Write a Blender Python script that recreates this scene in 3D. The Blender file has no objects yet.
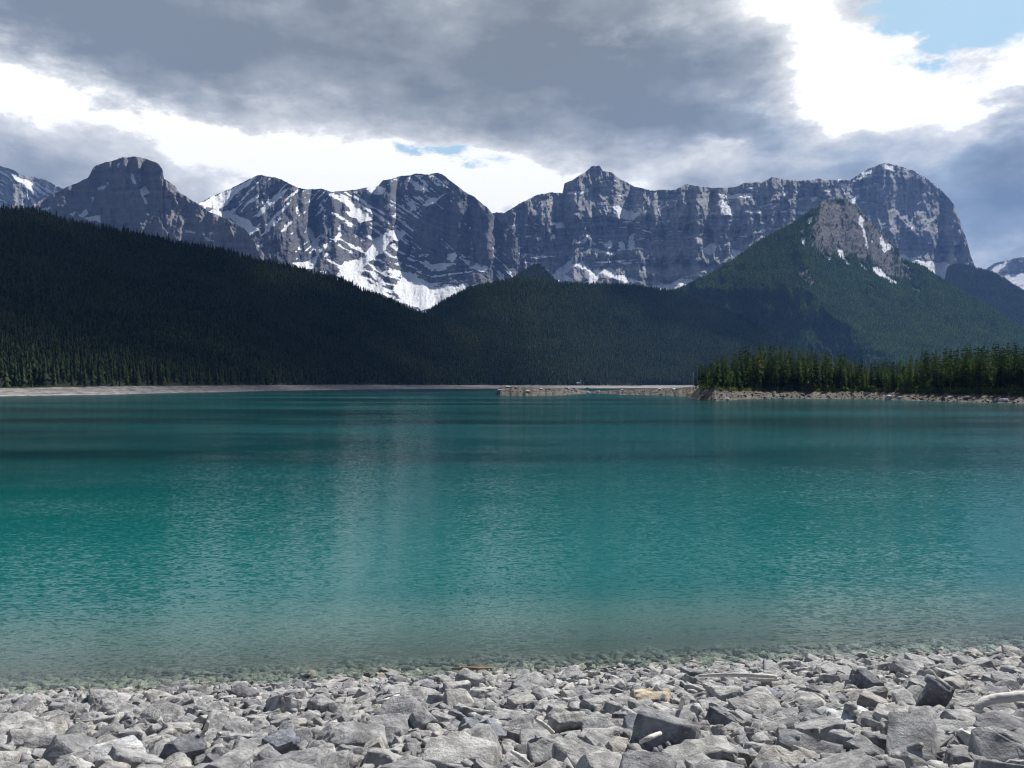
import bpy, bmesh, math, random
import numpy as np
from mathutils import Vector, Matrix, Euler

R = math.radians
random.seed(7)
scene = bpy.context.scene
col = scene.collection
F, CX, HY, CH = 804.0, 512.0, 386.0, 6.0        # lens in pixels, picture centre, horizon row, eye height over the water (m)

# ------------------------------------------------------------------ helpers
def tag(o, label=None, cat=None, group=None, kind=None):
    if label: o['label'] = label
    if cat: o['category'] = cat
    if group: o['group'] = group
    if kind: o['kind'] = kind
    return o

def link(name, data, parent=None):
    o = bpy.data.objects.new(name, data)
    col.objects.link(o)
    if parent is not None: o.parent = parent
    return o

def np_mesh(name, V, Fs, mats=(), smooth=False, attrs=None):
    """V (n,3); Fs (m,3) or (m,4) index array"""
    me = bpy.data.meshes.new(name)
    V = np.asarray(V, np.float32); Fs = np.asarray(Fs, np.int32)
    n, k = Fs.shape
    me.vertices.add(len(V)); me.vertices.foreach_set('co', V.ravel())
    me.loops.add(n * k); me.loops.foreach_set('vertex_index', Fs.ravel())
    me.polygons.add(n)
    me.polygons.foreach_set('loop_start', np.arange(0, n * k, k, dtype=np.int32))
    me.polygons.foreach_set('loop_total', np.full(n, k, np.int32))
    if smooth: me.polygons.foreach_set('use_smooth', np.ones(n, bool))
    for m in mats: me.materials.append(m)
    for an, av in (attrs or {}).items():
        a = me.attributes.new(an, 'FLOAT', 'POINT')
        a.data.foreach_set('value', np.asarray(av, np.float32).ravel())
    me.update(calc_edges=True)
    return me

def hash01(ix, iy, seed):
    h = (ix.astype(np.int64) * 374761393 + iy.astype(np.int64) * 668265263 + seed * 974634721) & 0xffffffff
    h = ((h ^ (h >> 13)) * 1274126177) & 0xffffffff
    return ((h ^ (h >> 16)) & 0xffff) / 65535.0

def perlin(x, y, seed=0):
    x = np.asarray(x, float); y = np.asarray(y, float)
    ix, iy = np.floor(x), np.floor(y)
    fx, fy = x - ix, y - iy
    u, v = fx * fx * fx * (fx * (fx * 6 - 15) + 10), fy * fy * fy * (fy * (fy * 6 - 15) + 10)
    def g(dx, dy):
        a = hash01(ix + dx, iy + dy, seed) * 2 * np.pi
        return np.cos(a) * (fx - dx) + np.sin(a) * (fy - dy)
    a = g(0, 0) * (1 - u) + g(1, 0) * u
    b = g(0, 1) * (1 - u) + g(1, 1) * u
    return (a * (1 - v) + b * v) * 1.5

def fbm(x, y, seed=0, oct=4, gain=.5):
    s, a, t = 0, 1., 0
    for i in range(oct):
        s = s + a * perlin(x * 2 ** i + 17.3 * i, y * 2 ** i - 9.1 * i, seed + i); t += a; a *= gain
    return s / t

def ridged(x, y, seed=0, oct=4, gain=.5):
    s, a, t = 0, 1., 0
    for i in range(oct):
        s = s + a * (1 - 2 * np.abs(perlin(x * 2 ** i + 5.7 * i, y * 2 ** i + 3.3 * i, seed + i))); t += a; a *= gain
    return s / t

def sstep(a, b, x):
    t = np.clip((x - a) / (b - a), 0, 1); return t * t * (3 - 2 * t)

def inpoly(x, y, poly):
    res = np.zeros(x.shape, bool)
    P = np.asarray(poly, float)
    x0, y0 = P.min(0) - 1; x1, y1 = P.max(0) + 1
    m = (x > x0) & (x < x1) & (y > y0) & (y < y1)
    if not m.any(): return res
    xs, ys = x[m], y[m]; r = np.zeros(xs.shape, bool)
    n = len(P)
    for i in range(n):
        (ax, ay), (bx, by) = P[i], P[(i + 1) % n]
        if ay == by: continue
        c = ((ay > ys) != (by > ys)) & (xs < (bx - ax) * (ys - ay) / (by - ay) + ax)
        r ^= c
    res[m] = r
    return res

# node helpers ------------------------------------------------------
class NT:
    def __init__(s, tree): s.t = tree; s.n = tree.nodes; s.l = tree.links
    def new(s, typ, **kw):
        n = s.n.new(typ)
        for k, v in kw.items():
            if k.startswith('i_'):
                key = k[2:]
                s.set(n.inputs[int(key)] if key.isdigit() else n.inputs[key.replace('_', ' ')], v)
            else: setattr(n, k, v)
        return n
    def set(s, sock, v):
        if isinstance(v, bpy.types.NodeSocket): s.l.new(v, sock)
        else: sock.default_value = v
    def math(s, op, a, b=0., c=0., clamp=False):
        n = s.new('ShaderNodeMath', operation=op, use_clamp=clamp)
        s.set(n.inputs[0], a); s.set(n.inputs[1], b)
        if op in ('MULTIPLY_ADD', 'SMOOTH_MIN'): s.set(n.inputs[2], c)
        return n.outputs[0]
    def vmath(s, op, a, b=(0, 0, 0)):
        n = s.new('ShaderNodeVectorMath', operation=op)
        s.set(n.inputs[0], a); s.set(n.inputs[1], b)
        return n.outputs[0]
    def mix(s, f, a, b, typ='RGBA', blend='MIX'):
        n = s.new('ShaderNodeMix', data_type=typ, blend_type=blend, clamp_factor=True) if typ == 'RGBA' else s.new('ShaderNodeMix', data_type=typ)
        i = {'RGBA': (0, 6, 7, 2), 'FLOAT': (0, 2, 3, 0)}[typ]
        s.set(n.inputs[i[0]], f)
        for sock, v in ((n.inputs[i[1]], a), (n.inputs[i[2]], b)):
            if typ == 'RGBA' and isinstance(v, (tuple, list)) and len(v) == 3: v = (*v, 1)
            s.set(sock, v)
        return n.outputs[i[3]]
    def ramp(s, f, stops, interp='LINEAR'):
        n = s.new('ShaderNodeValToRGB'); r = n.color_ramp; r.interpolation = interp
        while len(r.elements) < len(stops): r.elements.new(.5)
        for e, (p, c) in zip(r.elements, stops):
            e.position = p; e.color = (*c, 1) if len(c) == 3 else c
        s.set(n.inputs[0], f)
        return n.outputs[0]
    def noise(s, vec, scale, detail=4, rough=.55, dim='3D', out=0):
        n = s.new('ShaderNodeTexNoise', noise_dimensions=dim)
        s.set(n.inputs['Vector'], vec); n.inputs['Scale'].default_value = scale
        n.inputs['Detail'].default_value = detail; n.inputs['Roughness'].default_value = rough
        return n.outputs[out]
    def maprange(s, v, a, b, c=0., d=1., interp='SMOOTHSTEP'):
        n = s.new('ShaderNodeMapRange', interpolation_type=interp)
        for k, x in enumerate((v, a, b, c, d)): s.set(n.inputs[k], x)
        return n.outputs[0]

def material(name):
    m = bpy.data.materials.new(name); m.use_nodes = True
    m.node_tree.nodes.clear()
    nt = NT(m.node_tree)
    out = nt.new('ShaderNodeOutputMaterial')
    return m, nt, out

def principled(nt, out, color, rough=.9, normal=None, spec=.3):
    p = nt.new('ShaderNodeBsdfPrincipled')
    nt.set(p.inputs['Base Color'], (*color, 1) if isinstance(color, tuple) and len(color) == 3 else color)
    nt.set(p.inputs['Roughness'], rough)
    p.inputs['Specular IOR Level'].default_value = spec
    if normal is not None: nt.set(p.inputs['Normal'], normal)
    nt.l.new(p.outputs[0], out.inputs['Surface'])
    return p

def bump(nt, h, strength=.5, dist=1.):
    b = nt.new('ShaderNodeBump'); b.inputs['Strength'].default_value = strength; b.inputs['Distance'].default_value = dist
    nt.set(b.inputs['Height'], h)
    return b.outputs[0]

def objpos(nt):
    return nt.new('ShaderNodeTexCoord').outputs['Object']
def attr(nt, name):
    return nt.new('ShaderNodeAttribute', attribute_name=name).outputs['Fac']

# ------------------------------------------------------------------ camera
cam = bpy.data.cameras.new('camera'); co = link('camera', cam)
cam.sensor_width = 36; cam.lens = F / 1024 * 36
cam.clip_start = .1; cam.clip_end = 60000
co.location = (0, 0, CH); co.rotation_euler = (R(90) + math.atan((HY - 384) / F), 0, 0)
scene.camera = co

def P(px, py, D):
    return np.stack([(np.asarray(px) - CX) / F * D, np.asarray(D) * np.ones_like(np.asarray(px, float)), CH + (HY - np.asarray(py)) / F * D], -1)

# ------------------------------------------------------------------ light
SUN_EL, SUN_AZ = 46., 40.       # degrees; azimuth to the right of the view direction (+Y)
sun = bpy.data.lights.new('sun', 'SUN'); sun.energy = 5.0; sun.angle = R(.55); sun.color = (1, .955, .89)
so = link('sun', sun)
d = Vector((math.sin(R(SUN_AZ)) * math.cos(R(SUN_EL)), math.cos(R(SUN_AZ)) * math.cos(R(SUN_EL)), math.sin(R(SUN_EL))))
so.rotation_euler = d.to_track_quat('Z', 'Y').to_euler()
so.location = (0, 0, 300)

w = bpy.data.worlds.new('World'); scene.world = w; w.use_nodes = True
w.node_tree.nodes.clear()
nt = NT(w.node_tree)
wo = nt.new('ShaderNodeOutputWorld'); bg = nt.new('ShaderNodeBackground')
bg.inputs['Strength'].default_value = .1
sky = nt.new('ShaderNodeTexSky'); sky.sky_type = 'NISHITA'; sky.sun_disc = False
sky.sun_elevation = R(SUN_EL); sky.sun_rotation = R(SUN_AZ)
sky.altitude = 1700; sky.dust_density = .6
dirv = nt.new('ShaderNodeTexCoord').outputs['Generated']
sep = nt.new('ShaderNodeSeparateXYZ'); nt.set(sep.inputs[0], dirv)
dx, dy, dz = sep.outputs
# cloud texture space: directions flattened so that cloud shapes lie down towards the horizon
cv = nt.new('ShaderNodeCombineXYZ')
nt.set(cv.inputs[0], dx); nt.set(cv.inputs[1], dy); nt.set(cv.inputs[2], nt.math('MULTIPLY', dz, 2.1))
cvec = cv.outputs[0]
n_big = nt.noise(cvec, 3.4, 10, .6)
n_mid = nt.noise(nt.vmath('ADD', cvec, (3.3, 1.7, .4)), 7.0, 10, .62)
wcol = nt.noise(nt.vmath('ADD', cvec, (9.1, 4.7, 2.4)), 5.5, 7, .6, out=1)
wsep = nt.new('ShaderNodeSeparateXYZ'); nt.set(wsep.inputs[0], wcol)
az = nt.math('ARCTAN2', dx, dy)
el = nt.math('ARCSINE', dz)
az_w = nt.math('ADD', az, nt.math('MULTIPLY', nt.math('SUBTRACT', wsep.outputs[0], .5), .30))
el_w = nt.math('ADD', el, nt.math('MULTIPLY', nt.math('SUBTRACT', wsep.outputs[1], .5), .17))
def blob(px, py, sx, sy, amp, rot=0.):
    a = (px - CX) / F; u0 = math.atan(a); v0 = math.atan((HY - py) / F * math.cos(u0))
    u = nt.math('SUBTRACT', az_w, u0); v = nt.math('SUBTRACT', el_w, v0)
    c, s_ = math.cos(R(rot)), math.sin(R(rot))
    ur = nt.math('ADD', nt.math('MULTIPLY', u, c), nt.math('MULTIPLY', v, s_))
    vr = nt.math('SUBTRACT', nt.math('MULTIPLY', v, c), nt.math('MULTIPLY', u, s_))
    ur = nt.math('DIVIDE', ur, sx / F); vr = nt.math('DIVIDE', vr, sy / F)
    r2 = nt.math('ADD', nt.math('MULTIPLY', ur, ur), nt.math('MULTIPLY', vr, vr))
    return nt.math('MULTIPLY', nt.math('POWER', 2.718, nt.math('MULTIPLY', r2, -1.)), amp)
def total(lst):
    s = lst[0]
    for b in lst[1:]: s = nt.math('ADD', s, b)
    return s
# where the broken cloud deck is thin (bright) and thick (dark)
BR = [  # px, py, sx, sy, amplitude, rotation
    (320, 40, 330, 62, -.50, -4), (560, 60, 200, 75, -.36, 0), (90, 20, 150, 45, -.36, -14), (740, 118, 120, 36, -.34, -8),
    (640, 150, 90, 26, -.02, 0),
    (40, 92, 60, 26, .40, 0), (130, 118, 110, 20, .30, -8), (330, 170, 210, 42, .48, -6), (480, 178, 90, 34, .42, 0), (240, 150, 110, 28, .3, -10),
    (20, 45, 26, 10, .2, 0),
    (800, 22, 125, 60, .84, -12), (905, 82, 95, 40, .5, 0), (1010, 90, 60, 30, .55, 20), (700, 148, 20, 11, .38, 0), (835, 100, 60, 25, .3, 0),
    (60, 160, 120, 34, .22, 0), (10, 75, 60, 30, .2, 0), (230, 60, 60, 30, .08, 20), (700, 172, 170, 20, .22, 0), (230, 85, 90, 14, .16, -14), (420, 45, 60, 40, .10, 30), (600, 90, 90, 16, .10, 10), (560, 130, 70, 22, .10, 0), (640, 20, 30, 10, .3, 0),
    (960, 215, 110, 66, -.10, 0), (1030, 150, 60, 40, -.18, 0), (960, 255, 90, 12, .2, 0), (820, 158, 120, 14, .1, 0),
    (1150, 150, 150, 200, -.2, 0), (-180, 90, 160, 120, -.1, 0),
]
bsum = total([blob(*b) for b in BR])
bright = nt.math('ADD', nt.math('ADD', bsum, .50), nt.math('ADD', nt.math('MULTIPLY', nt.math('SUBTRACT', n_big, .5), 1.45), nt.math('MULTIPLY', nt.math('SUBTRACT', n_mid, .5), 1.45)))
# higher up than the frame and behind the viewer the deck opens to sky dimmed to weaken the fill light
cloud = nt.ramp(bright, [(0., (1.65, 1.92, 2.2)), (.2, (2.2, 2.48, 2.76)), (.38, (2.75, 3.02, 3.3)), (.56, (3.75, 3.97, 4.2)), (.74, (4.9, 5.06, 5.2)), (.90, (6.3, 6.36, 6.4)), (1., (8.6, 8.55, 8.5))])
# the right part of the deck is bluer
blue = nt.math('ADD', blob(985, 215, 150, 90, .65), blob(800, 120, 140, 60, .35), clamp=True)
cloud = nt.mix(nt.math('MULTIPLY', blue, nt.maprange(bright, .8, .45)), cloud, nt.vmath('MULTIPLY', cloud, (.74, .92, 1.14)))
# gaps of blue sky
hole = total([blob(985, 14, 85, 36, 1.3, -6), blob(452, 158, 34, 12, 1.0, -6), blob(930, 18, 40, 24, .5)])
hole = nt.math('ADD', hole, nt.math('MULTIPLY', nt.math('SUBTRACT', n_mid, .5), 1.1))
up = nt.math('MAXIMUM', nt.maprange(el, R(30), R(44)), nt.maprange(dy, .15, -.35))
far_hole = nt.math('MULTIPLY', up, nt.maprange(n_big, .36, .50))
holef = nt.math('MAXIMUM', nt.maprange(hole, .42, .85), far_hole)
skyc = nt.mix(nt.math('MULTIPLY', nt.math('SUBTRACT', 1., up), .9), sky.outputs[0], (4.0, 5.5, 6.2))
skyc = nt.vmath('MULTIPLY', skyc, (.92, .96, 1.0))
dimv = nt.new('ShaderNodeCombineXYZ')
for k in range(3): nt.set(dimv.inputs[k], nt.math('SUBTRACT', 1., nt.math('MULTIPLY', up, .70)))
final = nt.mix(holef, cloud, nt.vmath('MULTIPLY', skyc, dimv.outputs[0]))
nt.l.new(final, bg.inputs['Color']); nt.l.new(bg.outputs[0], wo.inputs['Surface'])

# ------------------------------------------------------------------ render settings
scene.view_settings.view_transform = 'Standard'; scene.view_settings.look = 'None'
scene.view_settings.exposure = 0.62; scene.view_settings.gamma = 1
scene.render.engine = 'CYCLES'
cy = scene.cycles
cy.use_denoising = True
cy.pixel_filter_type = 'BLACKMAN_HARRIS'; cy.filter_width = 1.15
cy.max_bounces = 6; cy.diffuse_bounces = 3; cy.glossy_bounces = 3; cy.transmission_bounces = 3; cy.transparent_max_bounces = 6; cy.volume_bounces = 0
cy.caustics_reflective = False; cy.caustics_refractive = False
cy.use_light_tree = True

# ------------------------------------------------------------------ materials
def rock_face_material(name, dark, light, snowcol=(.80, .82, .85), tree=None, brown=(.21, .19, .17)):
    m, nt, out = material(name)
    pos = objpos(nt)
    tone = attr(nt, 'tone'); snow = attr(nt, 'snow')
    nz = nt.noise(nt.vmath('MULTIPLY', pos, (1, 1, 1.6)), 1 / 60., 8, .65)
    t = nt.math('ADD', tone, nt.math('MULTIPLY', nt.math('SUBTRACT', nz, .5), .9))
    c = nt.ramp(t, [(0.1, dark), (.5, tuple((a + b) / 2 for a, b in zip(dark, light))), (.9, light)])
    if tree is not None:
        veg = attr(nt, 'veg')
        vf = nt.maprange(nt.math('ADD', veg, nt.math('MULTIPLY', nt.math('SUBTRACT', nt.noise(pos, 1 / 22., 5, .7), .5), 1.5)), .42, .58)
        tc = nt.mix(nt.noise(pos, 1 / 90., 4), tree[0], tree[1])
        c = nt.mix(vf, c, tc)
    sn = nt.math('ADD', snow, nt.math('MULTIPLY', nt.math('SUBTRACT', nt.noise(pos, 1 / 22., 7, .75), .5), .8))
    c = nt.mix(nt.maprange(sn, .44, .56), c, snowcol)
    principled(nt, out, c, .92, bump(nt, nt.noise(pos, 1 / 35., 8, .7), .9, 22.), .15)
    return m

M = {}
M['cliff'] = rock_face_material('grey_limestone_cliff', (.115, .122, .138), (.42, .42, .42))
M['banded'] = rock_face_material('dark_banded_rock', (.04, .045, .06), (.20, .2, .212))
M['butte'] = rock_face_material('grey_butte_rock', (.15, .15, .165), (.31, .30, .31))
M['shoulder'] = rock_face_material('scree_and_forest_slope', (.05, .051, .055), (.125, .124, .124), tree=((.02, .036, .02), (.04, .065, .026)))
M['ridge'] = rock_face_material('forested_ridge', (.08, .08, .09), (.15, .15, .15), tree=((.008, .015, .014), (.018, .028, .022)))

def hill_material(name, soil, shore):
    m, nt, out = material(name)
    pos = objpos(nt)
    beach = attr(nt, 'beach')
    nz = nt.noise(pos, 1 / 9., 7, .7)
    bf = nt.maprange(nt.math('ADD', beach, nt.math('MULTIPLY', nt.math('SUBTRACT', nz, .5), .5)), .4, .6)
    sc = nt.mix(nt.maprange(nt.noise(nt.vmath('MULTIPLY', pos, (.3, .3, 3)), .35, 7, .75), .36, .64), tuple(s * .45 for s in shore), tuple(min(1, s * 1.6) for s in shore))
    gc = nt.mix(nt.noise(pos, 1 / 60., 5, .6), tuple(s * .6 for s in soil), tuple(s * 1.4 for s in soil))
    principled(nt, out, nt.mix(bf, gc, sc), .95, bump(nt, nz, .6, 1.5), .15)
    return m
M['hill'] = hill_material('forest_floor_and_shore', (.03, .035, .022), (.20, .19, .185))
M['bank'] = hill_material('eroded_bank', (.05, .05, .03), (.085, .075, .066))

def foliage_material(name, c0, c1, c2, per='object', trans=.35, tcol=(1.1, 1.25, .6)):
    m, nt, out = material(name)
    g = nt.new('ShaderNodeNewGeometry'); oi = nt.new('ShaderNodeObjectInfo')
    rnd = g.outputs['Random Per Island'] if per == 'island' else oi.outputs['Random']
    pos = g.outputs['Position']
    if per == 'island':
        f = nt.math('ADD', nt.math('MULTIPLY', rnd, .5), nt.math('MULTIPLY', nt.noise(pos, 1 / 120., 4, .6), .6))
    else:
        f = nt.math('ADD', nt.math('MULTIPLY', rnd, .65), nt.math('MULTIPLY', nt.noise(pos, .9, 3, .6), .45))
    c = nt.ramp(f, [(.2, c0), (.5, c1), (.85, c2)])
    dfs = nt.new('ShaderNodeBsdfDiffuse'); nt.set(dfs.inputs[0], c)
    tr = nt.new('ShaderNodeBsdfTranslucent'); nt.set(tr.inputs[0], nt.vmath('MULTIPLY', c, tcol))
    mx = nt.new('ShaderNodeMixShader'); mx.inputs[0].default_value = trans
    nt.l.new(dfs.outputs[0], mx.inputs[1]); nt.l.new(tr.outputs[0], mx.inputs[2]); nt.l.new(mx.outputs[0], out.inputs['Surface'])
    return m
M['forest'] = foliage_material('distant_conifer_foliage', (.012, .024, .015), (.038, .06, .03), (.085, .10, .045), 'island', .25)
M['forest_far'] = foliage_material('mountainside_conifer_foliage', (.02, .048, .02), (.06, .115, .036), (.13, .19, .06), 'island', .35)
M['forest_mid'] = foliage_material('valley_conifer_foliage', (.014, .028, .017), (.042, .07, .032), (.09, .118, .048), 'island', .28)
M['conifer'] = foliage_material('conifer_needles', (.019, .038, .019), (.04, .068, .03), (.085, .112, .042), 'object', .4, (1.05, 1.15, .65))
M['leaf'] = foliage_material('broadleaf_foliage', (.05, .085, .03), (.07, .115, .04), (.11, .15, .06), 'object', .4)
M['shrub'] = foliage_material('bank_shrub_foliage', (.05, .075, .03), (.08, .11, .045), (.12, .14, .06), 'object', .35)

m, nt, out = material('conifer_bark'); principled(nt, out, nt.mix(nt.noise(objpos(nt), 3., 4), (.09, .075, .065), (.22, .19, .17)), .95); M['bark'] = m
m, nt, out = material('bleached_wood')
pos = objpos(nt)
grain = nt.noise(nt.vmath('MULTIPLY', pos, (3, 40, 40)), 1., 5, .6)
principled(nt, out, nt.ramp(grain, [(.25, (.34, .32, .30)), (.6, (.58, .56, .53)), (.85, (.68, .67, .65))]), .85, bump(nt, grain, .5, .012)); M['wood'] = m
m, nt, out = material('reddish_wood'); principled(nt, out, nt.mix(nt.noise(nt.vmath('MULTIPLY', objpos(nt), (2, 20, 20)), 1.), (.16, .08, .05), (.32, .2, .14)), .85); M['redwood'] = m
m, nt, out = material('white_boat_paint'); principled(nt, out, nt.mix(nt.noise(objpos(nt), 2.), (.74, .76, .78), (.82, .83, .84)), .35, spec=.5); M['white'] = m
m, nt, out = material('dark_boat_glass'); principled(nt, out, nt.mix(nt.noise(objpos(nt), 2.), (.02, .025, .03), (.03, .035, .04)), .1, spec=.5); M['glass'] = m
m, nt, out = material('blue_boat_stripe'); principled(nt, out, nt.mix(nt.noise(objpos(nt), 2.), (.05, .12, .3), (.07, .15, .35)), .4, spec=.5); M['blue'] = m
m, nt, out = material('grey_roof'); principled(nt, out, nt.mix(nt.noise(objpos(nt), 3.), (.25, .26, .28), (.36, .37, .39)), .7); M['roof'] = m
m, nt, out = material('outboard_black'); principled(nt, out, nt.mix(nt.noise(objpos(nt), 3.), (.02, .02, .022), (.04, .04, .042)), .4); M['black'] = m

def stone_material(name, mode='object', base=None):
    m, nt, out = material(name)
    g = nt.new('ShaderNodeNewGeometry'); oi = nt.new('ShaderNodeObjectInfo')
    pos = g.outputs['Position'] if mode != 'object' else objpos(nt)
    if mode == 'object':
        rnd = oi.outputs['Random']
        p2 = nt.vmath('ADD', nt.vmath('MULTIPLY', pos, (.5, .5, .5)), nt.vmath('MULTIPLY', oi.outputs['Location'], (3.1, 2.3, 1.7)))
    else:
        rnd = g.outputs['Random Per Island']; p2 = pos
    if base is None:
        c = nt.ramp(rnd, [(0., (.17, .17, .18)), (.10, (.225, .225, .23)), (.4, (.27, .269, .268)), (.65, (.305, .303, .30)), (.86, (.345, .34, .33)), (.95, (.33, .315, .285)), (1., (.42, .415, .405))])
    else:
        c = nt.mix(.999, (0, 0, 0), base)
    blot = nt.noise(p2, 5.5, 7, .65)
    c = nt.mix(nt.maprange(blot, .3, .7, .0, 1.), nt.vmath('MULTIPLY', c, (.64, .64, .66)), nt.vmath('MULTIPLY', c, (1.60, 1.62, 1.63)))
    # pale veins and flecks
    fl = nt.noise(nt.vmath('MULTIPLY', p2, (1, 1, 2.4)), 15., 5, .75)
    c = nt.mix(nt.maprange(fl, .57, .70, 0., .6), c, (.56, .555, .54))
    dk = nt.noise(nt.vmath('ADD', p2, (5, 2, 8)), 9., 5, .7)
    c = nt.mix(nt.maprange(dk, .56, .72, 0., .7), c, nt.vmath('MULTIPLY', c, (.5, .5, .52)))
    # stones that stand at or below the waterline are wet and darker, browner
    wp = nt.new('ShaderNodeSeparateXYZ'); nt.set(wp.inputs[0], g.outputs['Position'])
    wet = nt.maprange(wp.outputs[2], .12, -.02)
    c = nt.mix(wet, c, nt.vmath('MULTIPLY', c, (.80, .72, .60)))
    h = nt.math('ADD', nt.noise(p2, 14., 8, .7), nt.math('MULTIPLY', nt.noise(nt.vmath('MULTIPLY', p2, (1, 1, 3)), 4., 3), .8))
    principled(nt, out, c, nt.maprange(wet, 0, 1, .92, .4), bump(nt, h, 1., .05), .25)
    return m
M['stone'] = stone_material('grey_riprap_stone', 'object')
M['stone_mix'] = stone_material('grey_riprap_rubble', 'island')
M['stone_bank'] = stone_material('brownish_bank_stone', 'island', (.095, .086, .076))
M['stone_white'] = stone_material('white_stone', 'object', (.50, .50, .50))
M['stone_pale'] = stone_material('pale_stone', 'object', (.36, .355, .34))
M['stone_tan'] = stone_material('tan_stone', 'object', (.40, .345, .26))
M['stone_dark'] = stone_material('dark_slate_stone', 'object', (.15, .155, .17))
M['stone_blue'] = stone_material('blue_grey_stone', 'object', (.19, .205, .235))

# ground / lake bed sheet
SL = .25
def shore_y(x): return 17.25 + .117 * x
m, nt, out = material('gravel_bed')
pos = objpos(nt)
c = nt.ramp(nt.noise(pos, 3., 8, .7), [(.3, (.15, .13, .10)), (.5, (.29, .255, .20)), (.7, (.42, .38, .31))])
principled(nt, out, c, .9, bump(nt, nt.noise(pos, 9., 6, .7), .8, .06)); M['bed'] = m

# water
m, nt, out = material('lake_water')
pos = nt.new('ShaderNodeNewGeometry').outputs['Position']
sp = nt.new('ShaderNodeSeparateXYZ'); nt.set(sp.inputs[0], pos)
wx, wy = sp.outputs[0], sp.outputs[1]
dist = nt.math('SUBTRACT', wy, nt.math('MULTIPLY_ADD', wx, .117, 17.25))
depth = nt.math('MULTIPLY', nt.math('MAXIMUM', dist, 0.), SL)
turb = nt.math('SUBTRACT', 1., nt.math('POWER', 2.718, nt.math('MULTIPLY', depth, -1.15)))
def wnoise(scale, seed, detail, rough, rot):
    mp = nt.new('ShaderNodeMapping'); mp.inputs['Scale'].default_value = scale; mp.inputs['Location'].default_value = seed; mp.inputs['Rotation'].default_value = (0, 0, R(rot))
    nt.set(mp.inputs[0], pos)
    return nt.vmath('SUBTRACT', nt.noise(mp.outputs[0], 1., detail, rough, out=1), (.5, .5, .5))
w1 = wnoise((5.5, 13.0, 1), (3, 1, 0), 3, .6, 9)        # half-metre ripples, crests lie across the view
w2 = wnoise((1.6, 4.4, 1), (1, 8, 0), 2, .5, -5)       # longer waves
w3 = wnoise((18., 34., 1), (7, 2, 0), 2, .5, 14)         # small chop
mpL = nt.new('ShaderNodeMapping'); mpL.inputs['Scale'].default_value = (.0045, .016, 1); nt.set(mpL.inputs[0], pos)
gust = nt.noise(mpL.outputs[0], 1., 5, .6)
mpS = nt.new('ShaderNodeMapping'); mpS.inputs['Scale'].default_value = (.03, .1, 1); nt.set(mpS.inputs[0], pos)
gust2 = nt.noise(mpS.outputs[0], 1., 4, .6)
gf = nt.maprange(nt.math('ADD', nt.math('MULTIPLY', gust, .65), nt.math('MULTIPLY', gust2, .35)), .36, .62, .35, 1.3)
sl = nt.vmath('ADD', nt.vmath('ADD', nt.vmath('MULTIPLY', w1, (.11, .54, 0)), nt.vmath('MULTIPLY', w2, (.06, .15, 0))), nt.vmath('MULTIPLY', w3, (.16, .22, 0)))
gv = nt.new('ShaderNodeCombineXYZ')
for k in range(3): nt.set(gv.inputs[k], gf)
nrm = nt.vmath('NORMALIZE', nt.vmath('ADD', nt.vmath('MULTIPLY', sl, gv.outputs[0]), (0, 0, 1)))
teal = nt.mix(nt.maprange(gust, .36, .62), (.0002, .019, .022), (.0004, .058, .062))
teal = nt.mix(nt.maprange(wy, 18, 75, 1., 0.), teal, (.003, .108, .104))
teal = nt.mix(nt.maprange(dist, 7., 0.), teal, (.11, .20, .17))
dfs = nt.new('ShaderNodeBsdfDiffuse'); nt.set(dfs.inputs[0], teal)
trn = nt.new('ShaderNodeBsdfTransparent'); trn.inputs[0].default_value = (.80, .93, .88, 1)
body = nt.new('ShaderNodeMixShader'); nt.set(body.inputs[0], turb); nt.l.new(trn.outputs[0], body.inputs[1]); nt.l.new(dfs.outputs[0], body.inputs[2])
gl = nt.new('ShaderNodeBsdfGlossy'); gl.inputs['Roughness'].default_value = .09; nt.set(gl.inputs['Normal'], nrm); gl.inputs[0].default_value = (.92, .97, 1, 1)
fr = nt.new('ShaderNodeFresnel'); fr.inputs[0].default_value = 1.33; nt.set(fr.inputs['Normal'], nrm)
mx = nt.new('ShaderNodeMixShader'); nt.set(mx.inputs[0], nt.math('DIVIDE', fr.outputs[0], nt.math('MULTIPLY_ADD', fr.outputs[0], 1.0, 1.))); nt.l.new(body.outputs[0], mx.inputs[1]); nt.l.new(gl.outputs[0], mx.inputs[2])
nt.l.new(mx.outputs[0], out.inputs['Surface']); M['water'] = m

# ------------------------------------------------------------------ zoom-window coordinates -> pixels
def Zm(x0, y0, s): return lambda pts: [(x0 + s * a, y0 + s * b) for a, b in pts]
Z1 = Zm(0, 130, 260 / 1024); Z2 = Zm(180, 150, 260 / 1024); Z3 = Zm(400, 140, 260 / 1024); Z4 = Zm(600, 150, 260 / 1024); Z5 = Zm(780, 150, 244 / 1024)

def snow_mask(px, py, polys, warp=1.6, seed=0, brk=(.95, 1.)):
    wx_ = px + fbm(px / 7, py / 7, seed + 3, 3) * warp * 1.5
    wy_ = py + fbm(px / 7, py / 7, seed + 9, 3) * warp * 1.5
    s = np.zeros(px.shape)
    for p in polys: s[inpoly(wx_, wy_, p)] = 1.
    return s * np.clip(brk[0] + brk[1] * fbm(px / 3.0, py / 2.2, seed + 17, 3, .7), 0, 1)

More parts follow.
